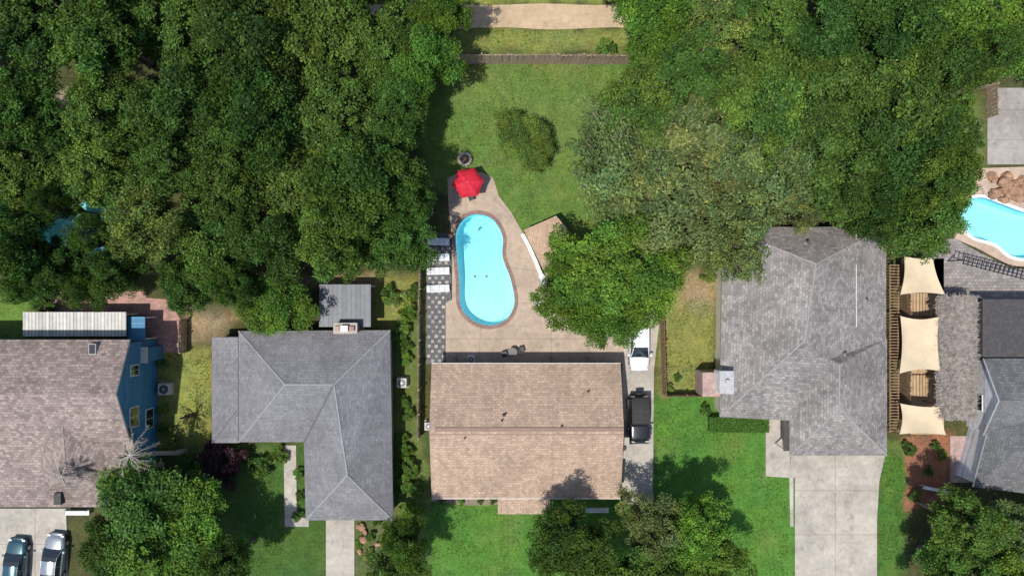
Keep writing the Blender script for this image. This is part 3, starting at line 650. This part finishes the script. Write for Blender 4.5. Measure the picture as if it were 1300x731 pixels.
def tree(name,px,py,r,kind='D',col=MD,zc=None,flat=1.0):
    src={'D':DENSE+LUMPY[:2],'L':LUMPY,'S':SPARSE}[kind]; me=random.choice(src)
    zc=zc if zc is not None else (random.uniform(4.8,8.2) if py<330 else random.uniform(4.8,6.2))
    Rw=r/S*(CH-zc)/CH*0.96; p=W(px,py,zc); o=bpy.data.objects.new(name,me); scene.collection.objects.link(o)
    o.location=(p.x,p.y,0); s=Rw/5.0; o.scale=(s*random.uniform(.94,1.06),s*random.uniform(.94,1.06),zc/6.0*flat); o.rotation_euler[2]=random.uniform(0,6.28)
    k=random.uniform(0.82,1.2); o.color=(col[0]*k*random.uniform(.88,1.12),col[1]*k,col[2]*k,1); return o
T=[
(45,35,66,'D',DK),(130,45,70,'D',DK),(225,35,66,'D',MD),(320,55,72,'L',DK),(410,40,70,'D',MD),(490,55,62,'D',DK),(540,78,46,'L',BR),(560,24,36,'L',BR),
(35,140,60,'D',DK),(145,145,54,'D',MD),(235,140,66,'D',DK),(330,150,66,'D',DK),(420,145,74,'D',MD),(496,165,48,'D',DK),(510,120,38,'D',MD),
(30,225,60,'D',MD),(120,222,58,'L',MD),(195,285,62,'S',YG,7.0),(215,215,55,'D',MD),(290,225,60,'D',DK),(375,240,82,'D',MD),(465,235,66,'D',DK),(522,250,40,'D',DK),
(502,300,52,'D',DK),(430,310,54,'D',MD),(345,305,52,'D',DK),(275,315,55,'D',MD),(245,360,42,'D',DK),(155,345,36,'D',MD),(85,338,42,'D',DK),(20,312,52,'D',MD),(115,370,26,'D',DK),(300,360,34,'D',DK),(45,355,28,'D',DK),(125,300,30,'S',MD,6.5),(72,262,26,'S',DK,6.5),
(-60,60,80,'D',DK),(-60,200,80,'D',MD),(-60,310,66,'D',MD),(100,-70,90,'D',DK),(300,-70,90,'D',MD),(470,-60,70,'D',DK),(800,-70,80,'D',MD),(1000,-60,90,'D',MD),(1200,-60,90,'D',DK),
(822,22,54,'D',BR),(895,30,60,'S',YG),(975,25,58,'D',MD),(1050,45,62,'D',DK),(1130,40,62,'L',DK),(1210,35,62,'D',BR),(1285,50,56,'L',BR),(1240,78,34,'D',MD),(1180,90,50,'D',DK),
(812,128,58,'D',MD),(865,110,70,'D',MD),(794,212,88,'S',OL),(880,185,92,'S',OL),(865,275,88,'S',OL),(955,230,90,'S',OL),(960,140,70,'D',MD),(925,310,54,'S',OL),
(1045,130,76,'D',DK),(1130,135,76,'L',MD),(1050,215,78,'D',MD),(1130,210,76,'D',DK),(1185,175,50,'D',MD),(1165,280,52,'D',MD),(1100,255,48,'D',DK),(1182,235,48,'D',MD),(1000,255,50,'S',OL),
(768,338,68,'D',BR,6.4),(735,378,50,'L',BR,5.6),(812,365,56,'D',BR,6.0),(768,405,42,'D',BR,5.4),(720,335,34,'D',BR,5.4),
(185,650,74,'D',MD),(148,690,46,'D',DK),(245,680,62,'D',BR),(195,718,66,'D',BR),(290,715,38,'D',MD),
(708,676,44,'D',DK),(748,702,48,'D',DK),(830,668,50,'S',OL),(885,672,46,'D',BR),(898,712,48,'D',BR),(820,728,56,'D',MD),(745,745,50,'D',MD),
(515,682,32,'D',BR),(505,722,36,'D',MD),(1220,665,48,'D',MD),(1270,672,46,'S',OL),(1210,720,52,'D',MD),(1285,720,48,'D',BR),(1350,700,70,'D',MD),(1350,60,60,'D',MD),
]
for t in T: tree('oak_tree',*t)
tree('round_tree',352,385,48,'L',BR,zc=4.0)
tree('small_tree',664,178,37,'D',(0.095,0.165,0.028),zc=2.2,flat=1.0)
def shrub(px,py,r,col=MD,name='shrub',h=1.0):
    me=random.choice(SHRUB); p=W(px,py,0.5); o=bpy.data.objects.new(name,me); scene.collection.objects.link(o); s=r/S
    o.location=(p.x,p.y,0); o.scale=(s*random.uniform(.85,1.2),s*random.uniform(.85,1.2),s*h*1.1); o.rotation_euler[2]=random.uniform(0,6.28); k=random.uniform(.85,1.15); o.color=(col[0]*k,col[1]*k,col[2]*k,1)
for a in [(516,575,11,BR),(522,592,12,MD),(515,610,13,BR),(526,622,9,MD),(512,560,9,MD),(520,645,14,BR),(512,440,9,MD),(516,455,8,BR),(512,510,9,MD),(519,525,9,MD),(510,420,11,MD),(520,400,12,BR),
 (512,380,12,YG),(495,375,12,MD),(526,372,10,MD),(455,690,6,BR),(470,682,7,MD),(468,705,7,YG),(480,660,8,MD),(560,637,5,MD),(585,637,5,BR),(610,637,4,MD),(625,636,5,MD),
 (860,480,5,MD),(1155,570,8,DK),(1190,566,7,MD),(1198,578,6,BR),(1162,628,8,MD),(1180,600,6,DK),(378,600,7,MD),(382,630,7,MD),(378,655,8,MD),(250,590,14,MD),(230,605,15,DK),(330,590,16,DK),(355,580,10,MD),(1222,130,14,MD),(1240,180,10,MD),(1236,200,9,YG),
 (15,372,16,MD),(60,385,14,DK),(500,620,7,YG),(505,590,7,MD),(895,520,8,DK),(558,60,12,BR),(575,64,10,MD),(770,64,14,MD),(204,462,6,MD),(206,520,7,BR),(210,545,9,MD),(222,560,8,YG),(850,495,6,YG),(900,350,10,YG)]: shrub(*a)
for a in [(272,582,20),(296,578,22),(285,600,16)]: shrub(*a,col=(0.055,0.025,0.028),name='purple_leaf_shrub')
def hedge(name,x0,x1,y0,y1,h,col):
    n=7000; c=np.empty((n,3)); nn=np.zeros((n,3)); f=RNG.integers(0,5,n)
    u=RNG.random(n);v=RNG.random(n)
    c[:,0]=x0+(x1-x0)*u; c[:,1]=y0+(y1-y0)*v; c[:,2]=h; nn[:,2]=1
    k=f==1; c[k,1]=y0;c[k,2]=h*v[k];nn[k]=(0,-1,0.2)
    k=f==2; c[k,1]=y1;c[k,2]=h*v[k];nn[k]=(0,1,0.2)
    c+=RNG.normal(size=(n,3))*0.05; br=RNG.uniform(0.6,1.4,n); cl=np.stack([br,br,br],1)
    v_,c_=leafarrays(c,nn,RNG.uniform(0.05,0.11,n),cl); me=leafmesh(name,v_,c_); o=bpy.data.objects.new(name,me); scene.collection.objects.link(o); o.color=c4(col)
    m=MB(); m.box(x0+.1,x1-.1,y0+.1,y1-.1,0,h-0.1,M_plain('twigs',(0.02,0.03,0.01))); m.build('inner_twigs',o)
A=W(901,530,1);B=W(976,548,1); hedge('clipped_hedge',A.x,B.x,B.y,A.y,1.0,(0.07,0.16,0.025))
# scattered leaf litter & grass tufts (each ONE mesh)
def scatter(name,rects,dens,z,sz,col,vary=0.4,jt=0.25):
    cs=[]
    for (x0,y0,x1,y1) in rects:
        a=W(x0,y1);b=W(x1,y0); n=int((b.x-a.x)*(b.y-a.y)*dens); c=np.stack([RNG.uniform(a.x,b.x,n),RNG.uniform(a.y,b.y,n),np.full(n,z)],1)
        k=fbm(c[:,0]*0.6+50,c[:,1]*0.6+50,123)+RNG.normal(size=n)*0.06>0.46; cs.append(c[k])
    c=np.concatenate(cs); n=len(c); nn=np.tile([0,0,1.0],(n,1)); b_=RNG.uniform(1-vary,1+vary,n); h=RNG.uniform(-.15,.15,n)
    v,cc=leafarrays(c,nn,RNG.uniform(sz[0],sz[1],n),np.stack([b_*(1+h),b_,b_*(1-h)],1),jt)
    me=leafmesh(name,v,cc); o=bpy.data.objects.new(name,me); scene.collection.objects.link(o); o.color=c4(col)
scatter('fallen_leaves',[(700,380,792,458),(797,400,830,460),(570,222,625,262),(1010,600,1113,731),(790,560,830,635)],5,0.085,(0.02,0.05),(0.16,0.11,0.06))
scatter('fallen_leaves',[(560,80,780,220),(550,640,650,731),(835,510,1000,731),(205,450,265,560),(842,355,905,495)],4,0.05,(0.03,0.06),(0.20,0.16,0.07))
scatter('grass_tufts',[(545,82,790,215),(630,215,700,280),(548,645,660,731),(832,506,970,731),(970,610,1000,731),(1116,570,1146,731),(545,38,790,66),(205,450,265,560),(842,355,905,495),(300,600,360,731)],26,0.05,(0.04,0.10),(0.085,0.165,0.03),0.45,0.6)
def palm(base,top,seed,fr=1.9):
    rg=random.Random(seed); m=MB(); b=Vector(base);t=Vector(top); pts=[b.lerp(t,k/5)+Vector((rg.uniform(-.1,.1),rg.uniform(-.1,.1),0)) for k in range(6)]; pts[-1]=t
    m.tube(pts,[0.26,0.22,0.2,0.19,0.18,0.15],DEADB,10)
    for k in range(24):
        a=k*2.4+rg.uniform(-.4,.4); l=fr*rg.uniform(0.45,1.1); el=rg.uniform(-0.5,0.5); d=Vector((math.cos(a),math.sin(a),el)); e1=t+d*l*0.5; e2=t+d*l+Vector((rg.uniform(-.2,.2),rg.uniform(-.2,.2),-0.5*l))
        m.tube([t,e1,e2],[0.05,0.035,0.015],DEADB,4)
        sd=Vector((-math.sin(a),math.cos(a),0))
        for j in range(6):
            q=e1.lerp(e2,j/6.0); 
            for s in (-1,1):
                e=q+sd*s*0.2*rg.uniform(.3,1.3)+d*0.25+Vector((0,0,-0.12)); m.add([q,q+d*0.07,e],[(0,1,2)],DEADB)
    m.build('dead_palm_tree')
palm(W(236,573),W(165,578,7.5),1,1.9); palm(W(206,590),W(78,604,6.6),2,1.3)
# ---------------------------------------------------------------- furniture
def lounger(px,py):
    c=W(px,py); e=empty('sun_lounger',(c.x,c.y,0.06)); m=MB()
    for s in (-1,1): m.box(-1.0,1.0,s*0.31-0.02,s*0.31+0.02,0.26,0.31,WHITE)
    for x in (-0.85,0.0,0.85):
        for s in (-1,1): m.box(x-0.02,x+0.02,s*0.31-0.02,s*0.31+0.02,0,0.26,WHITE)
    m.build('frame',e); m=MB()
    th=math.radians(random.uniform(20,32))
    for k in range(3): x0=-0.3+k*0.44; m.box(x0,x0+0.42,-0.3,0.3,0.31,0.39,CUSH)
    M=Matrix.Translation((-0.32,0,0.33))@Matrix.Rotation(th,4,'Y')
    m.box(-0.38,0,-0.3,0.3,0,0.08,CUSH,M); m.box(-0.76,-0.4,-0.3,0.3,0,0.08,CUSH,M); m.box(-0.74,-0.5,-0.22,0.22,0.08,0.15,WHITE,M)
    m.build('cushion',e); e.rotation_euler[2]=random.uniform(-.05,.05)
for py in (307,327,344,366): lounger(557,py)
c=W(594,232,2.4); e=empty('patio_umbrella',(c.x,c.y,0)); m=MB(); R=1.42; vs=[(0,0,2.75)]; n=6
for ring,(rr,z) in enumerate(((0.5,2.62),(0.8,2.45),(1.0,2.22))):
    for k in range(n*2):
        a=math.pi*k/n+0.15; f=1 if k%2==0 else math.cos(math.pi/6)*0.96; vs.append((R*rr*f*math.cos(a),R*rr*f*math.sin(a),z-(0 if k%2==0 else 0.06)))
fs=[(0,1+k,1+(k+1)%12) for k in range(12)]+[(1+r*12+k,1+(r+1)*12+k,1+(r+1)*12+(k+1)%12,1+r*12+(k+1)%12) for r in range(2) for k in range(12)]
m.add(vs,fs,RED); m.build('canopy',e); m=MB(); m.cyl((0,0),0.03,0.05,2.85,GMETAL,10)
m.cyl((0,0),0.25,0.05,0.14,DKFLAT,20)
for k in range(6): a=math.pi*k/3+0.15; m.tube([(0,0,2.66),(R*math.cos(a)*.98,R*math.sin(a)*.98,2.19)],0.015,BLACK,5)
m.build('pole',e)
def table(px,py,r=0.5,chairs=4,ph=0.3):
    c=W(px,py); e=empty('patio_table',(c.x,c.y,0.06)); m=MB(); m.cyl((0,0),r,0.7,0.74,M_plain('table_top',(0.16,0.15,0.14)),24); m.cyl((0,0),0.04,0.03,0.7,BLACK,8); m.cyl((0,0),0.25,0,0.03,BLACK,16); m.build('table',e)
    for k in range(chairs):
        a=ph+k*2*math.pi/chairs; chair(c.x+math.cos(a)*(r+0.4),c.y+math.sin(a)*(r+0.4),a+math.pi/2)
def chair(x,y,rot,mat=BLACK,z=0.06):
    m=MB(); m.box(-.24,.24,-.24,.24,.42,.46,mat)
    for sx in (-.22,.22):
        for sy in (-.22,.22): m.box(sx-.015,sx+.015,sy-.015,sy+.015,0,.42,mat)
        m.box(sx-.02,sx+.02,-.22,.22,.62,.65,mat)
    for k in range(6): m.box(-.22+k*.08,-.19+k*.08,-.26,-.24,.46,.9,mat)
    m.box(-.24,.24,-.27,-.24,.88,.92,mat); m.build('patio_chair',loc=(x,y,z),rot=rot+math.pi)
table(651,446,0.4,2,3.4)
table(594,240,0.5,3,0.9)
c=W(682,385); chair(c.x,c.y,1.2,WHITE); c=W(688,352); chair(c.x,c.y,0.6,WHITE)
c=W(590,202,0.4); m=MB(); 
for k in range(14): a=2*math.pi*k/14; M=Matrix.Translation((c.x+.52*math.cos(a),c.y+.52*math.sin(a),0))@Matrix.Rotation(a,4,'Z'); m.box(-.12,.12,-.105,.105,0,.42,CONCG,M)
m.cyl((c.x,c.y),.42,0,.18,DKFLAT,18)
for k in range(4): a=k*0.8; m.tube([(c.x-.25*math.cos(a),c.y-.25*math.sin(a),.25),(c.x+.25*math.cos(a),c.y+.25*math.sin(a),.28)],.05,BRNWOOD,6)
m.build('fire_pit')
E=empty('garden_shed'); pts=[W(665,292,2.2),W(706,274,2.2),W(720,290,2.4),W(712,330,2.4),W(694,352,2.2)]
roofmesh('roof',pts,[(0,4,3,2,1)],M_shingle('shed_roof',(0.42,0.29,0.20),0.15,1.2,0.12,0.9),E,[(0,1,2,3,4)],0.12); w=MB(); w.prism(offset([Vector((p.x,p.y,0)) for p in pts],-0.2),0,2.05,TRIM); w.build('walls',E)
m=MB(); pp=[W(663,297,1.3),W(671,312,1.2),W(680,332,0.9),W(688,352,0.6),W(694,372,0.35)]
for s in (-0.12,0.12): m.tube([p+Vector((s,s*0.4,0.08)) for p in pp],0.045,WHITE,8)
m.tube(pp,0.09,WHITE,8)
for p in pp[::2]: m.tube([(p.x,p.y,0.05),p],0.05,WHITE,6)
m.build('pool_slide')
def ac(px,py,s=0.42):
    c=W(px,py,0.8); m=MB(); m.box(-s-.1,s+.1,-s-.1,s+.1,-0.02,.08,CONC); m.box(-s,s,-s,s,.08,.85,M_plain('ac_case',(0.48,0.47,0.43))); m.cyl((0,0),s*.82,.85,.87,BLACK,20)
    for k in range(6): a=k*math.pi/6; m.tube([(-s*.8*math.cos(a),-s*.8*math.sin(a),.885),(s*.8*math.cos(a),s*.8*math.sin(a),.885)],.012,GMETAL,4)
    m.cyl((0,0),s*.2,.88,.92,GMETAL,10); m.build('air_conditioner',loc=(c.x,c.y,0))
ac(510,486);ac(208,494,.5);ac(544,541,.35);ac(598,456,.3)
def rocks(name,lst):
    m=MB()
    for px,py,r in lst:
        c=W(px,py,0.3); bm=bmesh.new(); bmesh.ops.create_icosphere(bm,subdivisions=2,radius=r/S)
        sc=Vector((random.uniform(.7,1.35),random.uniform(.7,1.35),random.uniform(.6,1.1))); o=random.uniform(0,50)
        vs=[]
        for v in bm.verts: k=1+0.9*mnoise.noise(v.co*(9.0/r)+Vector((o,0,0))); vs.append(Vector((v.co.x*sc.x*k+c.x,v.co.y*sc.y*k+c.y,v.co.z*sc.z*k+0.25)))
        m.add(vs,[[v.index for v in f.verts] for f in bm.faces],ROCK); bm.free()
    m.build(name)
rr_=random.Random(3)
rocks('boulder_waterfall',[(1260+rr_.random()*62,222+rr_.random()*32,rr_.uniform(3,7)) for k in range(46)])
rocks('garden_stones',[(458,668,4),(463,676,3),(460,685,4),(456,700,3),(480,690,3),(1172,616,3)])
m=MB(); A=W(1172,618,.3);B=W(1205,625,.3); m.tube([A,B],[.16,.13],WHITE,8); m.build('fallen_log')
m=MB(); 
for i,(px,py) in enumerate(((1228,243),(1243,242))): c=W(px,py); m.tube([(c.x,c.y,.06),(c.x,c.y,.9),(c.x+.1,c.y-.5,1.0),(c.x+.1,c.y-.7,-.3)],.03,WHITE,6)
m.build('pool_ladder')
def bench(px,py,l=2.0,mat=WHITE,rot=0):
    c=W(px,py,.4); m=MB()
    for k in range(3): m.box(-l/2,l/2,-.22+k*.15,-.1+k*.15,.42,.46,mat)
    for k in range(2): m.box(-l/2,l/2,.24,.27,.55+k*.18,.68+k*.18,mat)
    for x in (-l/2+.1,l/2-.1): m.box(x-.03,x+.03,-.2,-.14,0,.42,mat); m.box(x-.03,x+.03,.2,.24,0,.9,mat)
    m.build('garden_bench',loc=(c.x,c.y,0.05),rot=rot)
bench(99,650,2.1); bench(757,647,2.2)
def pots(lst):
    for px,py,r in lst:
        c=W(px,py,.3); m=MB(); m.cyl((0,0),r*.75,0,.4,BRICK,14,r); m.build('flower_pot',loc=(c.x,c.y,.03)); shrub(px,py,r*S*0.9,MD,'potted_plant')
pots([(572,300,.2),(700,455,.2),(745,455,.22),(577,455,.2),(196,440,.2),(225,438,.2)])
me=bpy.data.meshes.new('black_dog'); c=W(243,527)
V=[(0,0,.52),(-.28,0,.55),(-.5,.02,.56),(.25,0,.52),(.5,.0,.5),(-.68,.06,.68),(-.84,.1,.72),(-1.0,.12,.68),(-.45,.13,.3),(-.47,.13,.03),(-.45,-.13,.3),(-.43,-.13,.03),(.5,.12,.32),(.6,.13,.2),(.54,.13,.03),(.5,-.12,.32),(.6,-.13,.2),(.52,-.13,.03),(.7,.05,.55),(.95,.15,.5)]
Eg=[(0,1),(1,2),(0,3),(3,4),(2,5),(5,6),(6,7),(2,8),(8,9),(2,10),(10,11),(4,12),(12,13),(13,14),(4,15),(15,16),(16,17),(4,18),(18,19)]
me.from_pydata(V,Eg,[]); o=bpy.data.objects.new('black_dog',me); scene.collection.objects.link(o); o.location=(c.x,c.y,0); o.rotation_euler[2]=0.35; o.scale=(.85,.85,.85)
sk=o.modifiers.new('Skin','SKIN'); rad=[.16,.18,.17,.14,.15,.1,.11,.06,.06,.045,.06,.045,.07,.05,.04,.07,.05,.04,.035,.02]
for i,r in enumerate(rad): me.skin_vertices[0].data[i].radius=(r,r)
me.skin_vertices[0].data[0].use_root=True
o.modifiers.new('Sub','SUBSURF').levels=2; me.materials.append(FUR)
# ---------------------------------------------------------------- vehicles (front = +y)
def car(name,px,py,rot,L_=4.6,Wd=1.82,paint=None,kind='sedan',roofmat=None):
    c=W(px,py,0.7); e=empty(name,(c.x,c.y,0.05)); e.rotation_euler[2]=rot
    m=MB(); hw=Wd/2; hl=L_/2; suv=kind=='suv'
    belt=1.05 if suv else 0.88; top=1.82 if suv else 1.46
    ns=25; secs=[]
    for i in range(ns):
        t=-1+2*i/(ns-1); y=t*hl; k=(1-abs(t)**(9 if suv else 5)*0.26 - (0 if suv else 0.03*t*t)); w=hw*k
        if t>0: zt=belt-(0.05 if suv else 0.2)*max(0,(t-0.3)/0.7)**1.6
        else: zt=belt+0.02-(0.03 if suv else 0.06)*max(0,(-t-0.6)/0.4)**2
        endk=1-abs(t)**16*0.25; zt*= endk; zb=0.28
        wa=0.0
        for wy in (hl*0.62,-hl*0.60):
            d=abs(y-wy); 
            if d<0.36: wa=max(wa,math.sqrt(0.36**2-d*d))
        zs=max(zb,0.3+wa*0.95)
        pr=[(-w*.96,zs),(-w,max(zs+.02,0.55)),(-w*.985,max(zs+.04,zt-.14)),(-w*.91,zt-0.01),(-w*.6,zt+.035),(0,zt+.055)]
        pr=pr+[(-a,b) for a,b in pr[-2::-1]]; secs.append([(a,y,b) for a,b in pr])
    n=len(secs[0]); vs=[v for s_ in secs for v in s_]
    fs=[(i*n+k,i*n+k+1,(i+1)*n+k+1,(i+1)*n+k) for i in range(ns-1) for k in range(n-1)]+[tuple(range(n)),tuple((ns-1)*n+k for k in range(n))[::-1]]
    fs=[tuple(reversed(f)) for f in fs]
    m.add(vs,fs,paint); body=m.build('body',e,smooth=True)
    m=MB(); m.box(-hw*.85,hw*.85,-hl*.93,hl*.93,.2,.5,RUBBER); m.build('underbody',e)
    if kind=='sedan': ys=[-hl*.80,-hl*.60,-hl*.45,-hl*.2,hl*.05,hl*.20,hl*.46]; zs=[belt+.02,belt+.3,top-.03,top,top-.03,top-.12,belt]
    elif kind=='hatch': ys=[-hl*.93,-hl*.85,-hl*.74,-hl*.3,hl*.03,hl*.18,hl*.46]; zs=[belt,belt+.3,top-.05,top+.02,top-.02,top-.12,belt]
    else: ys=[-hl*.97,-hl*.95,-hl*.90,-hl*.4,hl*.05,hl*.14,hl*.32]; zs=[belt,belt+.35,top-.03,top,top-.02,top-.12,belt]
    rw=0.76 if suv else 0.66; vs=[];
    for y,z in zip(ys,zs):
        f=(z-belt)/(top-belt); w=hw*(.90-(.90-rw-.04)*max(0,f))
        vs+= [(-hw*.92,y,belt-.05),(-w,y,z-0.05*f),(-w*.9,y,z),(0,y,z+.035*f),(w*.9,y,z),(w,y,z-0.05*f),(hw*.92,y,belt-.05)]
    g=MB(); r_=MB(); rm=roofmat or paint
    for i in range(6):
        for k in range(6):
            f=(i*7+k,(i+1)*7+k,(i+1)*7+k+1,i*7+k+1); isroof=(2<=i<=3 or (i in (1,4) and suv)) and 1<=k<=4
            if isroof: r_.add([vs[q] for q in f],[(3,2,1,0)],rm)
            else: g.add([vs[q] for q in f],[(3,2,1,0)],rm if (kind=='suv' and k in(0,5) and i in(0,)) else GLASS)
    for mm,nm in ((g,'glass'),(r_,'roof')):
        o=mm.build(nm,e); bm=bmesh.new(); bm.from_mesh(o.data); bmesh.ops.remove_doubles(bm,verts=bm.verts,dist=.001); bmesh.ops.recalc_face_normals(bm,faces=bm.faces); bm.to_mesh(o.data); bm.free()
        for p in o.data.polygons: p.use_smooth=(nm=='roof')
    m=MB()
    for s in (-1,1):
        q=lambda i,k: Vector(vs[i*7+(k if s<0 else 6-k)])+Vector((0,0,.005))
        m.tube([q(6,1),q(5,1),q(4,1),q(3,1),q(2,1),q(1,1),q(0,1)],.035,rm,6)
        mid=q(3,1).lerp(q(4,1),.2); m.tube([mid,Vector((s*hw*.92,mid.y,belt-.03))],.03,paint,5)
        if kind!='sedan': mid=q(2,1).lerp(q(3,1),.3); m.tube([mid,Vector((s*hw*.92,mid.y,belt-.03))],.04,paint,5)
        yy_=hl*.36; m.box(min(s*hw*.97,s*(hw+.17)),max(s*hw*.97,s*(hw+.17)),yy_-.07,yy_+.08,belt-.04,belt+.09,paint)
        yf=hl*.955; m.box(min(s*hw*.5,s*hw*.80),max(s*hw*.5,s*hw*.80),yf-.14,yf+.0,belt-.29,belt-.165 if not suv else belt-.12,WHITE)
        m.box(min(s*hw*.55,s*hw*.82),max(s*hw*.55,s*hw*.82),-yf-.03,-yf+.1,belt-.25,belt-.08,M_plain('tail_light',(.4,.01,.01),.3))
    for s in (-.25,.2): m.tube([(s*hw*2-.3,hl*.47,belt+.01),(s*hw*2+.15,hl*.40,belt+.10)],.012,BLACK,4)
    m.box(-hw*.5,hw*.5,hl*.94,hl*.99,.4,.58,BLACK)
    if suv:
        m.tube([(0,-hl-.05,.95),(0,-hl-.25,.95)],.36,RUBBER,20)
        for s in (-1,1):
            for wy in (hl*.62,-hl*.60): m.box(min(s*hw*.93,s*(hw+.08)),max(s*hw*.93,s*(hw+.08)),wy-.45,wy+.45,.82,.88,BLACK)
        m.box(-hw*.9,hw*.9,hl*1.0,hl*1.06,.45,.65,BLACK)
        m.box(-hw*.7,hw*.7,-hl*.42,-hl*.40,top,top+.06,BLACK); m.box(-hw*.7,hw*.7,-hl*.02,-hl*.0,top-.01,top+.05,BLACK)
    m.build('trim',e)
    m=MB(); wr=.39 if suv else .33
    for s in (-1,1):
        for wy in (hl*.62,-hl*.60):
            m.tube([(s*(hw-.2),wy,wr),(s*(hw+(.06 if suv else -.01)),wy,wr)],wr,RUBBER,22); m.tube([(s*(hw-.1),wy,wr),(s*(hw+(.075 if suv else .005)),wy,wr)],wr*.6,GMETAL,14)
    m.build('wheels',e); return e
car('parked_white_car',812,439,math.pi*0.995,4.45,1.85,M_paint('white_car_paint',(.72,.73,.75),.3,.7),'hatch')
car('parked_black_suv',811,531,math.pi*1.005,4.3,1.9,M_paint('black_car_paint',(.012,.012,.014),.25,.7),'suv',M_plain('soft_top',(.035,.034,.035),.9,bs=.3))
car('parked_teal_sedan',20,716,-0.06,4.7,1.82,M_paint('teal_car_paint',(.03,.085,.11),.25,.9,.4),'sedan')
car('parked_silver_sedan',68,710,-0.1,4.7,1.82,M_paint('silver_car_paint',(.30,.33,.36),.25,.9,.5),'sedan')
# ---------------------------------------------------------------- light, world, camera
az=math.atan2(-0.72,-0.69); el=math.radians(70)
s=Vector((math.sin(az)*math.cos(el),math.cos(az)*math.cos(el),math.sin(el)))
ld=bpy.data.lights.new('sun','SUN'); ld.energy=4.5; ld.angle=math.radians(0.9); ld.color=(1,.965,.90)
lo=bpy.data.objects.new('sun',ld); scene.collection.objects.link(lo); lo.rotation_euler=(-s).to_track_quat('-Z','Y').to_euler(); lo.location=s*80
w=bpy.data.worlds.new('World'); scene.world=w; w.use_nodes=True; t=w.node_tree; bg=t.nodes['Background']; sk=t.nodes.new('ShaderNodeTexSky'); sk.sky_type='NISHITA'; sk.sun_disc=False; sk.sun_elevation=el; sk.sun_rotation=az%(2*math.pi)
t.links.new(sk.outputs[0],bg.inputs[0]); bg.inputs[1].default_value=0.15
cd=bpy.data.cameras.new('camera'); cd.sensor_width=36; cd.lens=18/((650/S)/CH); cd.clip_end=5000; co=bpy.data.objects.new('camera',cd); scene.collection.objects.link(co); co.location=(0,0,CH); scene.camera=co
scene.view_settings.view_transform='Standard'; scene.view_settings.look='None'; scene.view_settings.exposure=0
